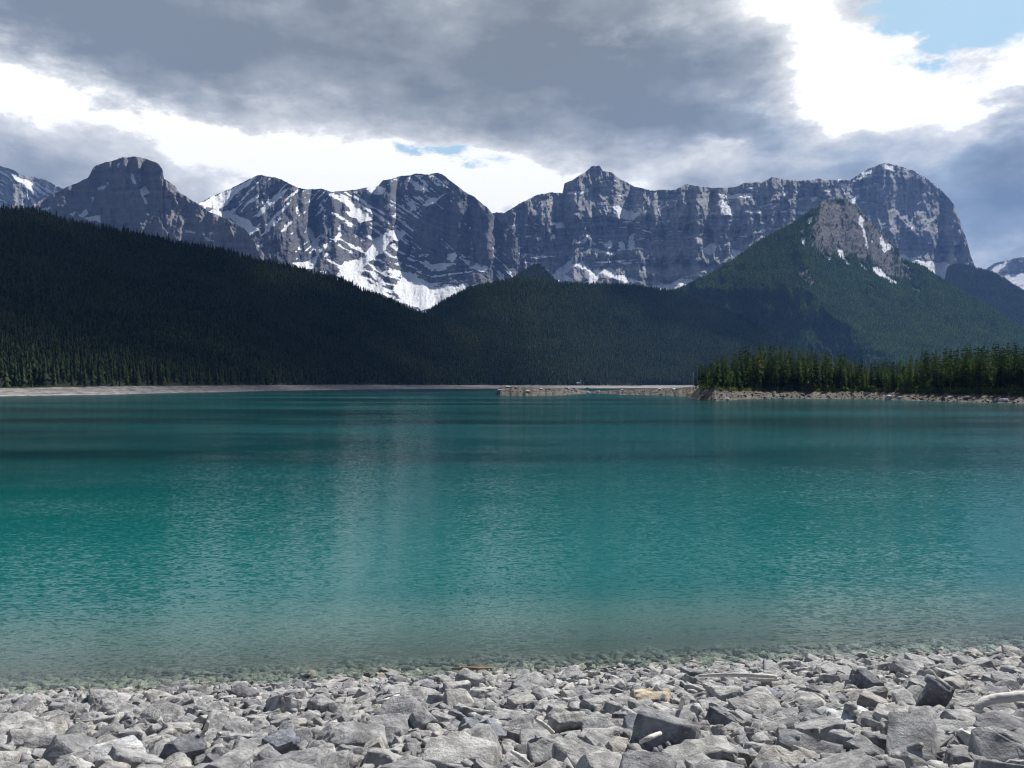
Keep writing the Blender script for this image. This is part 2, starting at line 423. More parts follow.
def mountain(name, label, sky_pts, base_pts, D0, D1, mat, dx=.75, rows=190, dip=None, cot=(.45, 1.5), ledge_len=70., rib=(60., 190.),
             polys=(), streak=None, talus=.25, jag=1.2, seed=0, tone_fn=None, extra=None, rough=14., shape=None, brk=(.95, 1.)):
    sp = np.array(sky_pts, float); bp = np.array(base_pts, float)
    xs = np.arange(sp[0, 0], sp[-1, 0] + dx * .5, dx)
    ry = np.interp(xs, sp[:, 0], sp[:, 1]) + fbm(xs / 9., xs * 0 + seed, seed, 5, .65) * jag * 1.3
    by = np.interp(xs, bp[:, 0], bp[:, 1])
    v = np.linspace(0, 1, rows)[:, None]
    py = by[None] + (ry - by)[None] * v
    px = np.repeat(xs[None], rows, 0)
    Dm = (D0 + D1) / 2
    X = (px - CX) / F * Dm; Zw = (HY - py) / F * Dm
    wob = fbm(X / 420, Zw / 420, seed + 20, 3) * 55 + fbm(X / 90, Zw / 90, seed + 24, 3) * 9
    q = Zw + (dip(px, py) if dip else 0) + wob
    led = fbm(q / ledge_len, X * 0 + X / 2600, seed + 31, 4, .6)
    led = sstep(-.12, .22, led)
    c = cot[0] + (cot[1] - cot[0]) * led
    ta = sstep(talus, talus * .35, v + .12 * fbm(X / 240, Zw / 500, seed + 40, 3))
    c = c * (1 - ta) + 1.55 * ta
    snow = snow_mask(px, py, polys, seed=seed, brk=brk)
    if streak is not None: snow = np.maximum(snow, streak(px, py, X, Zw, q, led))
    c = c + (2.5 - c) * .85 * np.clip(snow, 0, 1)
    dz = np.diff(Zw, axis=0, prepend=Zw[:1])
    run = np.cumsum(c * np.abs(dz), 0)
    k_ = max(3, int(7 / dx)); ker = np.hanning(2 * k_ + 3)[1:-1]; ker /= ker.sum()      # the slope changes smoothly along the mountain
    rp = np.pad(run, ((0, 0), (k_, k_)), mode='edge')
    run = sum(ker[j] * rp[:, j:j + run.shape[1]] for j in range(2 * k_ + 1))
    tot = run[-1].mean()
    D = D0 + run * ((D1 - D0) / max(tot, 1.))
    rb = ridged(X / rib[1], Zw / (rib[1] * 2.0) + wob / 160, seed + 50, 5, .55)
    rb2 = ridged(X / (rib[1] * .36), Zw / (rib[1] * .9), seed + 57, 4, .6)
    vv = np.clip(v * 5, 0, 1)
    calm = 1 - .75 * np.clip(snow, 0, 1)
    D = D - (rb * rib[0] + rb2 * rib[0] * .32 * calm) * (.35 + .65 * vv) - fbm(X / 30, Zw / 30, seed + 60, 4, .7) * rough
    if shape is not None: D = D + shape(px, py)
    tone = .5 + .46 * fbm(q / (ledge_len * .55), X / 3000, seed + 70, 4, .65) + -.16 * rb + .12 * rb2 + .26 * fbm(X / 70 + wob / 60, Zw / 240, seed + 77, 4, .6)
    if tone_fn is not None: tone = tone + tone_fn(px, py, X, Zw)
    veg = np.zeros(px.shape)
    if extra is not None: veg = extra(px, py, X, Zw)
    V = P(px, py, D)
    rowsV = [V]
    last = V[-1]
    for k in range(1, 7):                         # the far side of the ridge
        bk = last.copy(); f_ = 1 + .028 * k
        bk[:, 0] *= f_; bk[:, 1] *= f_; bk[:, 2] = last[:, 2] * (1 - .155 * k) + fbm(xs / 20, xs * 0 + k, seed + 80, 3) * 30 * k / 6
        rowsV.append(bk[None])
    V = np.concatenate(rowsV, 0)
    pad = lambda a: np.concatenate([a] + [a[-1:]] * 6, 0)
    nr, nc = V.shape[:2]
    i = np.arange(nr * nc).reshape(nr, nc)
    Fs = np.stack([i[:-1, :-1], i[:-1, 1:], i[1:, 1:], i[1:, :-1]], -1).reshape(-1, 4)
    me = np_mesh(name, V.reshape(-1, 3), Fs, [mat], True, {'snow': pad(snow), 'tone': pad(tone), 'veg': pad(veg)})
    o = link(name, me); tag(o, label, 'mountain', kind='structure')
    def surf(x, vv_):
        fx = np.clip((np.asarray(x) - xs[0]) / dx, 0, nc - 1.001); fv = np.clip(np.asarray(vv_) * (rows - 1), 0, rows - 1.001)
        a, b = fx.astype(int), fv.astype(int); fx = (fx - a)[:, None]; fv = (fv - b)[:, None]
        return (V[b, a] * (1 - fx) + V[b, a + 1] * fx) * (1 - fv) + (V[b + 1, a] * (1 - fx) + V[b + 1, a + 1] * fx) * fv
    return o, surf, (xs, ry, by)

# --- A: striped snowy mountain on the far left
skyA = [(-60, 150), (-20, 160)] + Z1([(0, 140), (35, 150), (75, 170), (120, 185), (165, 190), (215, 215), (245, 230)]) + [(80, 196), (110, 215)]
def streakA(px, py, X, Z, q, led):
    u = (py - 165) - .75 * (px - 10) + 3 * fbm(px / 12, py / 12, 5, 3)
    f = fbm(u / 5.2, (px + py) / 60., 91, 3) + .12 * fbm(px / 5, py / 5, 92, 3)
    return sstep(.02, .14, f) * sstep(2.0, 5., py - np.interp(px, [p[0] for p in skyA], [p[1] for p in skyA])) * .95
mountain('mountain', 'dark rock mountain striped with snow at the far end, half hidden by the flat-topped butte', skyA, [(-60, 240), (110, 240)], 7600, 8300, M['cliff'], rows=110, jag=1., seed=100, streak=streakA,
         dip=lambda px, py: (px - 10) * 7.)

# --- C: the snow-banded mountain with two peaks
skyC = [(170, 225), (190, 208)] + Z2([(70, 210), (120, 185), (200, 150), (290, 105), (320, 97), (400, 115), (455, 145), (500, 155), (560, 152), (600, 165), (650, 160), (690, 155), (740, 148), (780, 140), (800, 120), (860, 105), (930, 93), (980, 95)]) \
    + Z3([(150, 128), (175, 140), (210, 170), (260, 205), (300, 230), (340, 262), (355, 280)]) + [(500, 222), (520, 240)]
polyC = [Z2(p) for p in (
    [(70, 212), (200, 150), (300, 103), (270, 140), (215, 175), (190, 215), (150, 228), (95, 228)],
    [(105, 240), (190, 240), (235, 262), (270, 275), (285, 298), (318, 305), (300, 325), (245, 350), (225, 385), (180, 375), (120, 345), (85, 320), (95, 300), (170, 300), (220, 290), (200, 270), (140, 265)],
    [(288, 264), (330, 215), (370, 178), (435, 140), (400, 190), (360, 218), (310, 264)],
    [(335, 292), (380, 250), (440, 190), (430, 218), (390, 258), (345, 300)], [(405, 302), (440, 268), (447, 275), (415, 307)],
    [(495, 300), (515, 305), (530, 340), (545, 375), (560, 395), (540, 430), (525, 468), (470, 466), (440, 444), (500, 440), (540, 410), (520, 375), (505, 330)],
    [(600, 355), (635, 318), (642, 330), (610, 364)], [(625, 178), (660, 188), (690, 223), (740, 250), (757, 272), (715, 288), (690, 262), (650, 211)],
    [(728, 150), (780, 140), (810, 150), (800, 176), (760, 172)],
    [(770, 345), (815, 318), (850, 313), (887, 323), (870, 352), (830, 357), (800, 402), (760, 427), (725, 457), (715, 490), (745, 520), (800, 550), (870, 590), (940, 630), (820, 580), (700, 535), (615, 495), (635, 458), (650, 438), (690, 433), (720, 418), (760, 368)],
    [(840, 545), (880, 500), (905, 478), (940, 500), (1000, 545), (1040, 565), (1040, 620), (960, 630), (880, 600)],
    [(460, 380), (480, 372), (478, 390), (462, 392)], [(300, 370), (322, 370), (325, 385), (305, 388)], [(455, 222), (470, 215), (468, 240), (458, 244)])] + [Z3(p) for p in (
    [(25, 530), (60, 525), (100, 570), (150, 580), (200, 575), (272, 575), (240, 602), (195, 630), (100, 670), (60, 650), (0, 640), (0, 560)],
    [(190, 450), (215, 440), (228, 455), (205, 487), (185, 470)], [(235, 463), (290, 478), (345, 500), (340, 522), (300, 510), (260, 492)],
    [(110, 235), (150, 225), (180, 205), (150, 240), (120, 256), (85, 258)], [(110, 145), (140, 165), (180, 178), (140, 175)], [(95, 475), (115, 480), (125, 500), (100, 500)])]
def streakC(px, py, X, Z, q, led):
    ry = np.interp(px, [p[0] for p in skyC], [p[1] for p in skyC])
    # steep bands on the left peaks run down to the left, bands under the right peak sag like a hammock
    uL = (py - 190) + .95 * (px - 300)
    uM = (py - 190) - .55 * (px - 360) - .0016 * (px - 360) ** 2
    kk = np.abs(px - 432)
    uR = (py - 250) - .010 * (70 - np.minimum(kk, 70)) ** 1.6 * 1.2 - .1 * (px - 430)
    n1 = .55 * fbm(px / 6, py / 6, 111, 4, .65)
    a = fbm((uL + 2 * fbm(px / 20, py / 20, 112, 2)) / 5.4, (px - py) / 50., 113, 3) + n1
    b = fbm((uM + 2 * fbm(px / 20, py / 20, 115, 2)) / 4.4, (px + .5 * py) / 45., 116, 3) + n1
    c = fbm(uR / 4.2, px / 38., 118, 3) + n1
    wl = sstep(345, 315, px); wr = sstep(244, 268, py) * sstep(375, 395, px) * sstep(505, 460, px)
    wm = (1 - wl) * (1 - wr)
    dens = .22 - .10 * sstep(330, 350, px) * sstep(440, 400, px) + .13 * sstep(440, 470, px) * sstep(262, 240, py) - .07 * sstep(240, 262, py)
    dens = dens + .26 * sstep(405, 420, px) * sstep(200, 210, py) * sstep(248, 238, py) * sstep(520, 490, px)   # the bare buttress below the right peak
    dens = dens + .14 * sstep(0, 1, (px < 300) & (py > 235))
    f = a * wl + b * wm + c * wr
    g = fbm(px / 24, py / 18, 119, 3) * .34
    return sstep(dens, dens + .10, f + g) * sstep(.5, 2.5, py - ry + .5) * .9
def dipC(px, py): return np.where(px < 345, -(px - 345) * 3.5, (px - 345) * 3.4) - .03 * (px - 430) ** 2 * (px > 380)
mountain('mountain', 'twin-peaked grey mountain banded with snow, between the butte and the long cliff wall', skyC, [(170, 300), (300, 310), (440, 335), (520, 335)], 5900, 7900, M['banded'], dx=.65, rows=250, dip=dipC, polys=polyC, streak=streakC, seed=200, ledge_len=55, rib=(80, 190), jag=1.0)

# --- D: long cliff wall
skyD = [(470, 240), (484, 215), (495, 212.4)] + Z3([(415, 285), (470, 250), (540, 215), (600, 205), (640, 210), (648, 170), (690, 150), (730, 125), (755, 102), (785, 100), (800, 120), (830, 125), (870, 155), (920, 180), (970, 195)]) \
    + Z4([(200, 158), (300, 155), (340, 133), (380, 140), (450, 148), (530, 145), (570, 128), (640, 125), (680, 105), (710, 112), (780, 120), (830, 118), (860, 110), (900, 117)]) \
    + Z5([(300, 122), (340, 95), (400, 65), (440, 52), (500, 65), (560, 85), (620, 120), (680, 170), (730, 225), (760, 310), (785, 380), (800, 440), (820, 490)]) + [(981, 300)]
polyD = [Z3(p) for p in (
    [(590, 318), (640, 325), (648, 350), (620, 347)], [(540, 385), (555, 376), (560, 385), (548, 400)], [(600, 375), (612, 368), (610, 388), (600, 392)], [(450, 470), (500, 443), (505, 450), (460, 480)],
    [(300, 450), (345, 455), (340, 470)], [(285, 545), (300, 540), (340, 555)], [(220, 400), (258, 405), (255, 414), (225, 410)], [(290, 405), (320, 420), (318, 430), (295, 416)],
    [(585, 547), (610, 520), (640, 497), (690, 452), (672, 488), (720, 478), (760, 518), (775, 510), (820, 498), (860, 528), (930, 548), (940, 560), (900, 562), (830, 542), (790, 522), (767, 567), (748, 567), (745, 520), (690, 492), (650, 530), (690, 555), (612, 560)],
    [(840, 260), (880, 265), (925, 292), (950, 268), (935, 300), (920, 322), (905, 298), (860, 290)], [(755, 428), (840, 437), (847, 450), (770, 443)], [(905, 373), (927, 370), (925, 422), (908, 432)], [(860, 405), (880, 400), (887, 432), (868, 420)], [(760, 395), (775, 405), (770, 418), (758, 410)], [(820, 395), (832, 390), (835, 425), (812, 420)],
    [(675, 405), (690, 390), (692, 400), (678, 412)], [(715, 400), (740, 370), (742, 380), (720, 408)], [(650, 205), (735, 195), (740, 185), (745, 200), (690, 212), (655, 214)], [(400, 470), (412, 465), (412, 485), (400, 487)], [(360, 505), (380, 498), (370, 530), (358, 525)])] + [Z4(p) for p in (
    [(405, 383), (450, 363), (460, 380), (440, 417), (415, 407)], [(520, 393), (550, 395), (557, 405), (530, 425)], [(480, 193), (500, 203), (532, 245), (520, 257), (500, 255), (480, 242)], [(580, 235), (640, 238), (632, 250), (585, 247)],
    [(445, 168), (490, 178), (560, 172), (600, 166), (602, 182), (500, 192), (470, 180)], [(625, 308), (655, 310), (650, 322), (630, 322)], [(715, 177), (738, 153), (740, 165), (722, 184)], [(830, 185), (858, 181), (850, 200), (835, 207)], [(983, 200), (1024, 168), (1024, 184), (990, 214)],
    [(165, 520), (200, 533), (270, 528), (320, 506), (372, 510), (362, 527), (300, 552), (260, 556), (200, 545)], [(0, 480), (35, 458), (60, 488), (130, 512), (122, 522), (60, 502), (30, 482), (0, 487)],
    [(115, 338), (135, 333), (140, 380), (125, 397), (108, 387)], [(70, 380), (85, 362), (97, 385), (88, 393)], [(15, 372), (35, 352), (50, 375), (40, 390), (22, 385)], [(0, 393), (55, 398), (58, 408), (0, 402)], [(55, 223), (80, 220), (100, 245), (150, 250), (182, 233), (135, 272), (120, 282), (75, 266)], [(225, 232), (262, 215), (262, 224), (230, 242)], [(310, 175), (316, 175), (308, 192)], [(440, 240), (462, 243), (460, 253), (442, 250)], [(780, 188), (800, 185), (800, 194), (783, 197)], [(700, 308), (716, 300), (714, 310)], [(900, 155), (912, 152), (908, 168), (898, 170)],
    [(595, 375), (610, 372), (606, 382)], [(240, 447), (258, 443), (256, 453)])] + [Z5(p) for p in (
    [(295, 208), (335, 181), (337, 190), (310, 224), (295, 226)], [(340, 96), (385, 78), (387, 92), (350, 108)], [(440, 53), (480, 73), (480, 89), (445, 77)], [(530, 338), (556, 316), (558, 326), (540, 344)], [(130, 198), (155, 193), (158, 206), (140, 220)], [(5, 190), (30, 163), (32, 175), (10, 197)], [(78, 205), (100, 198), (98, 207), (82, 210)],
    [(200, 165), (214, 160), (210, 180)], [(262, 178), (278, 173), (274, 186), (264, 188)], [(495, 368), (515, 373), (514, 379), (498, 376)], [(240, 122), (258, 120), (250, 132)], [(285, 178), (300, 176), (298, 186)],
    [(500, 435), (550, 452), (565, 445), (580, 460), (610, 465), (680, 468), (715, 478), (700, 510), (690, 545), (720, 575), (760, 590), (800, 610), (690, 600), (650, 560), (610, 530), (560, 500), (500, 455)])]
def streakD(px, py, X, Z, q, led):
    ry = np.interp(px, [p[0] for p in skyD], [p[1] for p in skyD])
    f = fbm(q / 34, X / 700, 131, 4, .6) + .55 * fbm(px / 7, py / 5, 132, 4, .6)
    top = sstep(20, 4, py - ry) * sstep(640, 670, px) * .16 * sstep(860, 840, px)
    mid = sstep(655, 600, px) * sstep(225, 260, py) * .11
    return sstep(.36, .44, f + top + mid) * sstep(.5, 2.5, py - ry) * sstep(900, 860, px) * .85
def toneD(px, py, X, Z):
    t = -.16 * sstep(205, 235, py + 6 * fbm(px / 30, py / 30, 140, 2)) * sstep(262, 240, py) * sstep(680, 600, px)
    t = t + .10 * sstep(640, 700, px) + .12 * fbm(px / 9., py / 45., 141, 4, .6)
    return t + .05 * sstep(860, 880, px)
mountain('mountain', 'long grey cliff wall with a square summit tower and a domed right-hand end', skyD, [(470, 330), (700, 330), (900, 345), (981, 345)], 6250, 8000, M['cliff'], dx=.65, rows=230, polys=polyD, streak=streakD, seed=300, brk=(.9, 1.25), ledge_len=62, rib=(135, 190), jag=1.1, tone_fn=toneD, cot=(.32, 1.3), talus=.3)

# --- B: butte
skyB = [(10, 226), (31, 205), (62, 189)] + Z1([(345, 188), (365, 150), (385, 135), (440, 120), (480, 108), (530, 103), (575, 112), (620, 130), (640, 155), (645, 190), (690, 220), (705, 245), (770, 285), (820, 320), (900, 352), (960, 385)]) + [(270, 262)]
polyB = [Z1(p) for p in (
    [(515, 173), (526, 173), (534, 212), (520, 207)], [(553, 230), (575, 223), (588, 245), (567, 257), (582, 292), (570, 292), (556, 257)], [(383, 226), (412, 220), (412, 235), (385, 238)], [(303, 337), (340, 308), (347, 325), (322, 347), (397, 333), (392, 362), (340, 352)],
    [(570, 325), (588, 325), (587, 344)], [(720, 388), (740, 395), (772, 398), (765, 408), (735, 405)], [(675, 375), (697, 378), (692, 388)], [(160, 308), (197, 301), (202, 310), (170, 317)], [(455, 128), (469, 126), (463, 147)], [(268, 328), (300, 323), (292, 340)], [(360, 260), (368, 260), (360, 300)], [(800, 415), (830, 430), (825, 438), (805, 425)], [(545, 190), (555, 188), (552, 205)], [(415, 203), (425, 203), (420, 215)])]
mountain('mountain', 'bare grey flat-topped butte above the dark forested hill, few snow patches', skyB, [(10, 290), (270, 320)], 5200, 5900, M['butte'], rows=170, polys=polyB, seed=400, ledge_len=48, rib=(55, 140), jag=.9, cot=(.4, 1.3), tone_fn=lambda px, py, X, Z: -.1 * sstep(178, 172, py) + .10 * fbm(px / 3.5, py / 30., 411, 3))

# --- E: distant snowy peak at the right edge
skyE = [(955, 282), (975, 274), (985, 270), (994.5, 263), (1008.8, 259.6), (1024, 256), (1050, 246), (1090, 262)]
polyE = [Z5(p) for p in ([(870, 515), (905, 485), (947, 463), (952, 472), (930, 505), (915, 518)], [(940, 530), (1000, 520), (1024, 513), (1100, 500), (1100, 600), (1024, 590), (960, 552)], [(1010, 440), (1060, 430), (1060, 455), (1020, 452)])]
mountain('mountain', 'distant snowy peak at the right-hand edge behind the blue wooded ridge', skyE, [(955, 310), (1090, 330)], 9600, 10300, M['cliff'], rows=80, polys=polyE, seed=500, jag=.5)

# --- E2: wooded ridge under the domed cliff
skyR = [(930, 345), (940, 300), (945, 283), (947, 269), (953, 265), (961, 264), (975, 268), (990, 271.5), (1004, 278.7), (1024, 292), (1060, 305), (1120, 330)]
polyR = [Z5(p) for p in ([(690, 548), (720, 575), (760, 588), (828, 626), (800, 628), (740, 600)], [(730, 488), (800, 500), (815, 520), (790, 515)], [(850, 520), (870, 518), (868, 530)], [(800, 600), (815, 598), (812, 612)])]
ridgeR, surfR, infoR = mountain('mountain', 'low blue wooded ridge below the domed cliff, a snow gully at its foot', skyR, [(930, 350), (1120, 360)], 5400, 6300, M['ridge'], rows=110, polys=polyR, seed=600, jag=.9, cot=(1.2, 1.7), rib=(30, 120),
         extra=lambda px, py, X, Z: 1.15 - .8 * sstep(.15, .4, fbm(px / 9, py / 9, 611, 3)) * sstep(290, 270, py))

# --- F: shoulder hill with scree top
skyF = [(560, 330), (640, 305), (678.7, 289.6)] + Z4([(380, 515), (440, 490), (540, 425), (640, 350), (760, 290), (880, 200)]) + Z5([(190, 212), (215, 200), (270, 200), (330, 240), (380, 300), (450, 360), (490, 410), (520, 460), (600, 490), (700, 560), (820, 630), (1000, 740)]) + [(1070, 350), (1120, 372)]
scree = Z5([(175, 215), (215, 195), (270, 195), (335, 240), (385, 300), (455, 360), (495, 410), (525, 460), (565, 530), (615, 562), (560, 560), (480, 540), (420, 500), (370, 480), (330, 450), (290, 430), (230, 432), (180, 450), (135, 430), (130, 380), (150, 300), (162, 250)])
scree2 = Z5([(60, 480), (110, 495), (155, 560), (130, 575), (85, 530)])
tracks = [Z5(p) for p in ([(820, 690), (850, 700), (905, 745), (895, 750)], [(740, 740), (770, 750), (800, 775), (780, 775)], [(690, 715), (705, 720), (720, 745), (705, 740)])]
polyF = [Z5(p) for p in (
    [(325, 290), (340, 273), (354, 290), (347, 320), (362, 360), (372, 422), (362, 402), (350, 345)], [(418, 365), (430, 358), (442, 390), (467, 395), (474, 410), (440, 432), (428, 412)], [(238, 400), (257, 415), (277, 460), (295, 475), (292, 489), (265, 472), (248, 442)],
    [(188, 438), (217, 450), (217, 467), (195, 457)], [(90, 370), (108, 363), (117, 390), (100, 402)], [(118, 285), (140, 276), (137, 307), (120, 307)], [(118, 355), (132, 353), (130, 370)], [(330, 468), (357, 490), (377, 517), (345, 497)], [(385, 488), (412, 488), (462, 535), (492, 550), (487, 567), (430, 537), (400, 522)],
    [(363, 560), (407, 592), (402, 599), (370, 574)], [(575, 543), (608, 565), (602, 574)], [(548, 573), (592, 590), (587, 600), (555, 592)], [(380, 363), (394, 380), (388, 390)], [(85, 335), (99, 333), (92, 352)], [(515, 470), (545, 490), (540, 500), (520, 485)])]
def shapeF(px, py):       # the spur that comes down towards the lake from the summit: its left flank turns away from the sun
    xc = np.interp(py, [196, 235, 265, 290, 320, 350, 392], [830, 814, 802, 806, 838, 880, 930]) + 10 * fbm(py / 22, py * 0, 761, 3)
    u = px - xc
    return (np.where(u < 0, -u * 3.6, u * .9)) * sstep(196, 230, py) - 60
def vegF(px, py, X, Z):
    wx_ = px + 8 * fbm(px / 8, py / 8, 711, 4, .7); wy_ = py + 12 * fbm(px / 8, py / 8, 715, 4, .7)
    s = 0.
    for k in range(14):                    # trees thin out along the slope, so the edge of the scree is soft
        a = k * 2.4; r_ = 2.2 * math.sqrt(k)
        s = s + inpoly(wx_ + r_ * (math.cos(a) + .7 * math.sin(a)), wy_ + 1.5 * r_ * math.sin(a), scree) / 14.
    s = np.maximum(s, .75 * inpoly(wx_, wy_, scree2))
    for t in tracks: s = np.maximum(s, .6 * inpoly(wx_, wy_, t))
    s = np.maximum(s, snow_mask(px, py, polyF, seed=700) > .5)
    st = fbm((.8 * px - py) / 4.5, (px + .8 * py) / 38., 771, 4, .6)
    return np.clip(1 - s * (1.05 + .8 * st), 0, 1)
hillF, surfF, infoF = mountain('mountain', 'steep wooded shoulder hill with a bare scree summit below the domed cliff', skyF, [(560, 392), (1120, 392)], 3500, 4700, M['shoulder'], rows=190, polys=polyF, seed=700, brk=(1.1, .8), jag=.7, cot=(1.3, 1.8), talus=.05, rib=(85, 300), extra=vegF, rough=7, shape=shapeF,
        tone_fn=lambda px, py, X, Z: .12 + .18 * fbm((px + .6 * py) / 6., (py - px) / 40., 731, 3))

# ------------------------------------------------------------------ hills with forest
def hill(name, label, sky_pts, shoreD, ridgeD, beach_top, mat, dx=2.0, rows=90, seed=0, power=1.0, amp=16., treeh=9., beach_run=1.13):
    sp = np.array(sky_pts, float); sd = np.array(shoreD, float); rd = np.array(ridgeD, float)
    xs = np.arange(sp[0, 0], sp[-1, 0] + dx * .5, dx)
    Ds = np.interp(xs, sd[:, 0], sd[:, 1]); Dr = np.interp(xs, rd[:, 0], rd[:, 1])
    ry = np.interp(xs, sp[:, 0], sp[:, 1]) + treeh / Dr * F
    bt = np.interp(xs, [b[0] for b in beach_top], [b[1] for b in beach_top])
    pts, be = [], []
    for z, f_, b in ((-6., .985, 1), (0., 1., 1), (.35, .35, 1), (.7, .7, 1)):
        if z < .1: D = Ds * f_; Zc = np.full(xs.shape, z)
        else:
            D = Ds * (1 + (beach_run - 1) * f_); Zc = (CH + (HY - bt) / F * Ds * beach_run) * z
        Zc = Zc + (fbm(xs / 6, xs * 0 + z * 9, seed + 3, 3) * .35 if z > .1 else 0)
        pts.append(np.stack([(xs - CX) / F * D, D, Zc], -1)); be.append(np.full(xs.shape, 1.))
    Db = Ds * beach_run
    pv = []
    for v in np.linspace(0, 1, rows):
        y = bt + (ry - bt) * v
        D = Db + (Dr - Db) * v ** power
        X = (xs - CX) / F * D
        D = D - amp * 3 * fbm(X / 260, D / 420, seed + 11, 4) * math.sin(math.pi * min(1, v * 1.0)) - amp * .8 * ridged(X / 320, D * 0 + v * 1.4, seed + 15, 3) * v
        pts.append(np.stack([(xs - CX) / F * D, D, CH + (HY - y) / F * D], -1)); be.append(np.full(xs.shape, .9 if v == 0 else 0.))
        pv.append(pts[-1])
    Vs = np.stack(pv)
    last = pts[-1]
    for k in range(1, 5):
        b = last.copy(); b[:, :2] *= 1 + .05 * k; b[:, 2] = last[:, 2] * (1 - .24 * k); pts.append(b); be.append(np.zeros(xs.shape))
    V = np.stack(pts); nr, nc = V.shape[:2]
    i = np.arange(nr * nc).reshape(nr, nc)
    Fs = np.stack([i[:-1, :-1], i[:-1, 1:], i[1:, 1:], i[1:, :-1]], -1).reshape(-1, 4)
    o = link(name, np_mesh(name, V.reshape(-1, 3), Fs, [mat], True, {'beach': np.stack(be)}))
    tag(o, label, 'hill', kind='structure')
    def surf(x, v):
        fx = np.clip((np.asarray(x) - xs[0]) / dx, 0, nc - 1.001); fv = np.clip(np.asarray(v) * (rows - 1), 0, rows - 1.001)
        a, b = fx.astype(int), fv.astype(int); fx = (fx - a)[:, None]; fv = (fv - b)[:, None]
        return (Vs[b, a] * (1 - fx) + Vs[b, a + 1] * fx) * (1 - fv) + (Vs[b + 1, a] * (1 - fx) + Vs[b + 1, a + 1] * fx) * fv
    return o, surf, (xs, ry, bt)

def star_tree(tiers, spikes, seed, h=1., r=.17, low=.06):
    """small far-off conifer: stacked ragged skirts, unit height"""
    rs = np.random.RandomState(seed); V, T = [], []
    for t in range(tiers):
        f = t / tiers
        zt = low + (1 - low) * min(1., (t + 1.9) / (tiers + .9)); zb = low + (1 - low) * f * .93
        rad = r * (1 - f * .82) * rs.uniform(.85, 1.15)
        a0 = len(V); V.append((rs.normal(0, .008), rs.normal(0, .008), zt))
        ph = rs.uniform(0, 6.28)
        for s in range(spikes * 2):
            a = ph + math.pi * s / spikes
            rr = rad * (rs.uniform(.8, 1.2) if s % 2 == 0 else rs.uniform(.4, .6))
            V.append((rr * math.cos(a), rr * math.sin(a), zb + (0 if s % 2 == 0 else .06) + rs.normal(0, .012)))
        for s in range(spikes * 2): T.append((a0, a0 + 1 + s, a0 + 1 + (s + 1) % (spikes * 2)))
    return np.array(V), np.array(T)

def forest(name, label, pos, hts, protos, mat, seed):
    rs = np.random.RandomState(seed)
    Vs, Ts, off = [], [], 0
    pick = rs.randint(0, len(protos), len(pos))
    for k, (pv, pt) in enumerate(protos):
        idx = np.where(pick == k)[0]; n = len(idx)
        if not n: continue
        a = rs.uniform(0, 6.283, n); c, s = np.cos(a), np.sin(a)
        h = hts[idx]; wd = h * rs.uniform(.8, 1.25, n)
        x = (pv[None, :, 0] * c[:, None] - pv[None, :, 1] * s[:, None]) * wd[:, None]
        y = (pv[None, :, 0] * s[:, None] + pv[None, :, 1] * c[:, None]) * wd[:, None]
        z = pv[None, :, 2] * h[:, None]
        V = np.stack([x, y, z], -1) + pos[idx][:, None, :]
        T = pt[None] + (np.arange(n) * len(pv))[:, None, None] + off
        off += n * len(pv)
        Vs.append(V.reshape(-1, 3)); Ts.append(T.reshape(-1, 3))
    o = link(name, np_mesh(name, np.concatenate(Vs), np.concatenate(Ts), [mat]))
    return tag(o, label, 'forest', kind='stuff')

def scatter(n, xr, surf, info, rs, hmean, dens, minv=.0, fn=None, power=1.):
    xs, ry, bt = info
    x = rs.uniform(xr[0], xr[1], n); v = rs.uniform(minv, 1, n)
    p = surf(x, v)
    span = np.interp(x, xs, bt - ry) / max((bt - ry).max(), 1)
    hp = hmean / p[:, 1] * F
    keep = rs.uniform(0, 1, n) < np.clip(span * dens / (hp * hp), 0, 1)
    if fn is not None:
        py = HY - (p[:, 2] - CH) / p[:, 1] * F; pxx = CX + p[:, 0] / p[:, 1] * F
        keep &= fn(pxx, py, rs)
    return p[keep]

rs = np.random.RandomState(11)
protoN = [star_tree(6, 5, s, r=.16) for s in range(5)]
protoM = [star_tree(4, 4, 20 + s, r=.17) for s in range(4)]
protoF = [star_tree(2, 4, 40 + s, r=.22) for s in range(4)]

skyH = [(-70, 196)] + Z1([(0, 295), (125, 300), (250, 340), (380, 365), (540, 395), (700, 430), (850, 455)]) + Z2([(150, 378), (260, 410), (400, 440), (540, 475), (640, 500), (720, 540), (820, 575), (930, 625), (1024, 660)]) + [(480, 333), (520, 346), (560, 359), (600, 371), (640, 381), (670, 386)]
shoreH = [(-70, 420), (0, 468), (113, 561), (226, 804), (340, 1270), (440, 1700), (500, 1900), (600, 2150), (670, 2300)]
ridgeH = [(-70, 1600), (0, 1700), (113, 1900), (226, 2150), (340, 2450), (440, 2600), (600, 2700), (670, 2500)]
btH = [(-70, 388.5), (0, 389), (113, 387), (226, 386.2), (340, 385.2), (440, 385.3), (600, 385.6), (670, 386)]
hH, surfH, infoH = hill('hill', 'long dark wooded hill falling to the pale far beach, left of the valley', skyH, shoreH, ridgeH, btH, M['hill'], seed=800, treeh=14)
pH = scatter(260000, (-60, 655), surfH, infoH, rs, 15., 18., .004)
hh = np.clip(rs.normal(15.5, 3.6, len(pH)), 7, 25) * (1 + .18 * fbm(pH[:, 0] / 90, pH[:, 1] / 90, 810, 3)); pH[:, 2] -= .6
nearm = pH[:, 1] < 1100
forest('forest', 'dark conifer forest covering the long hill above the pale beach', pH, hh, protoM, M['forest'], 5)

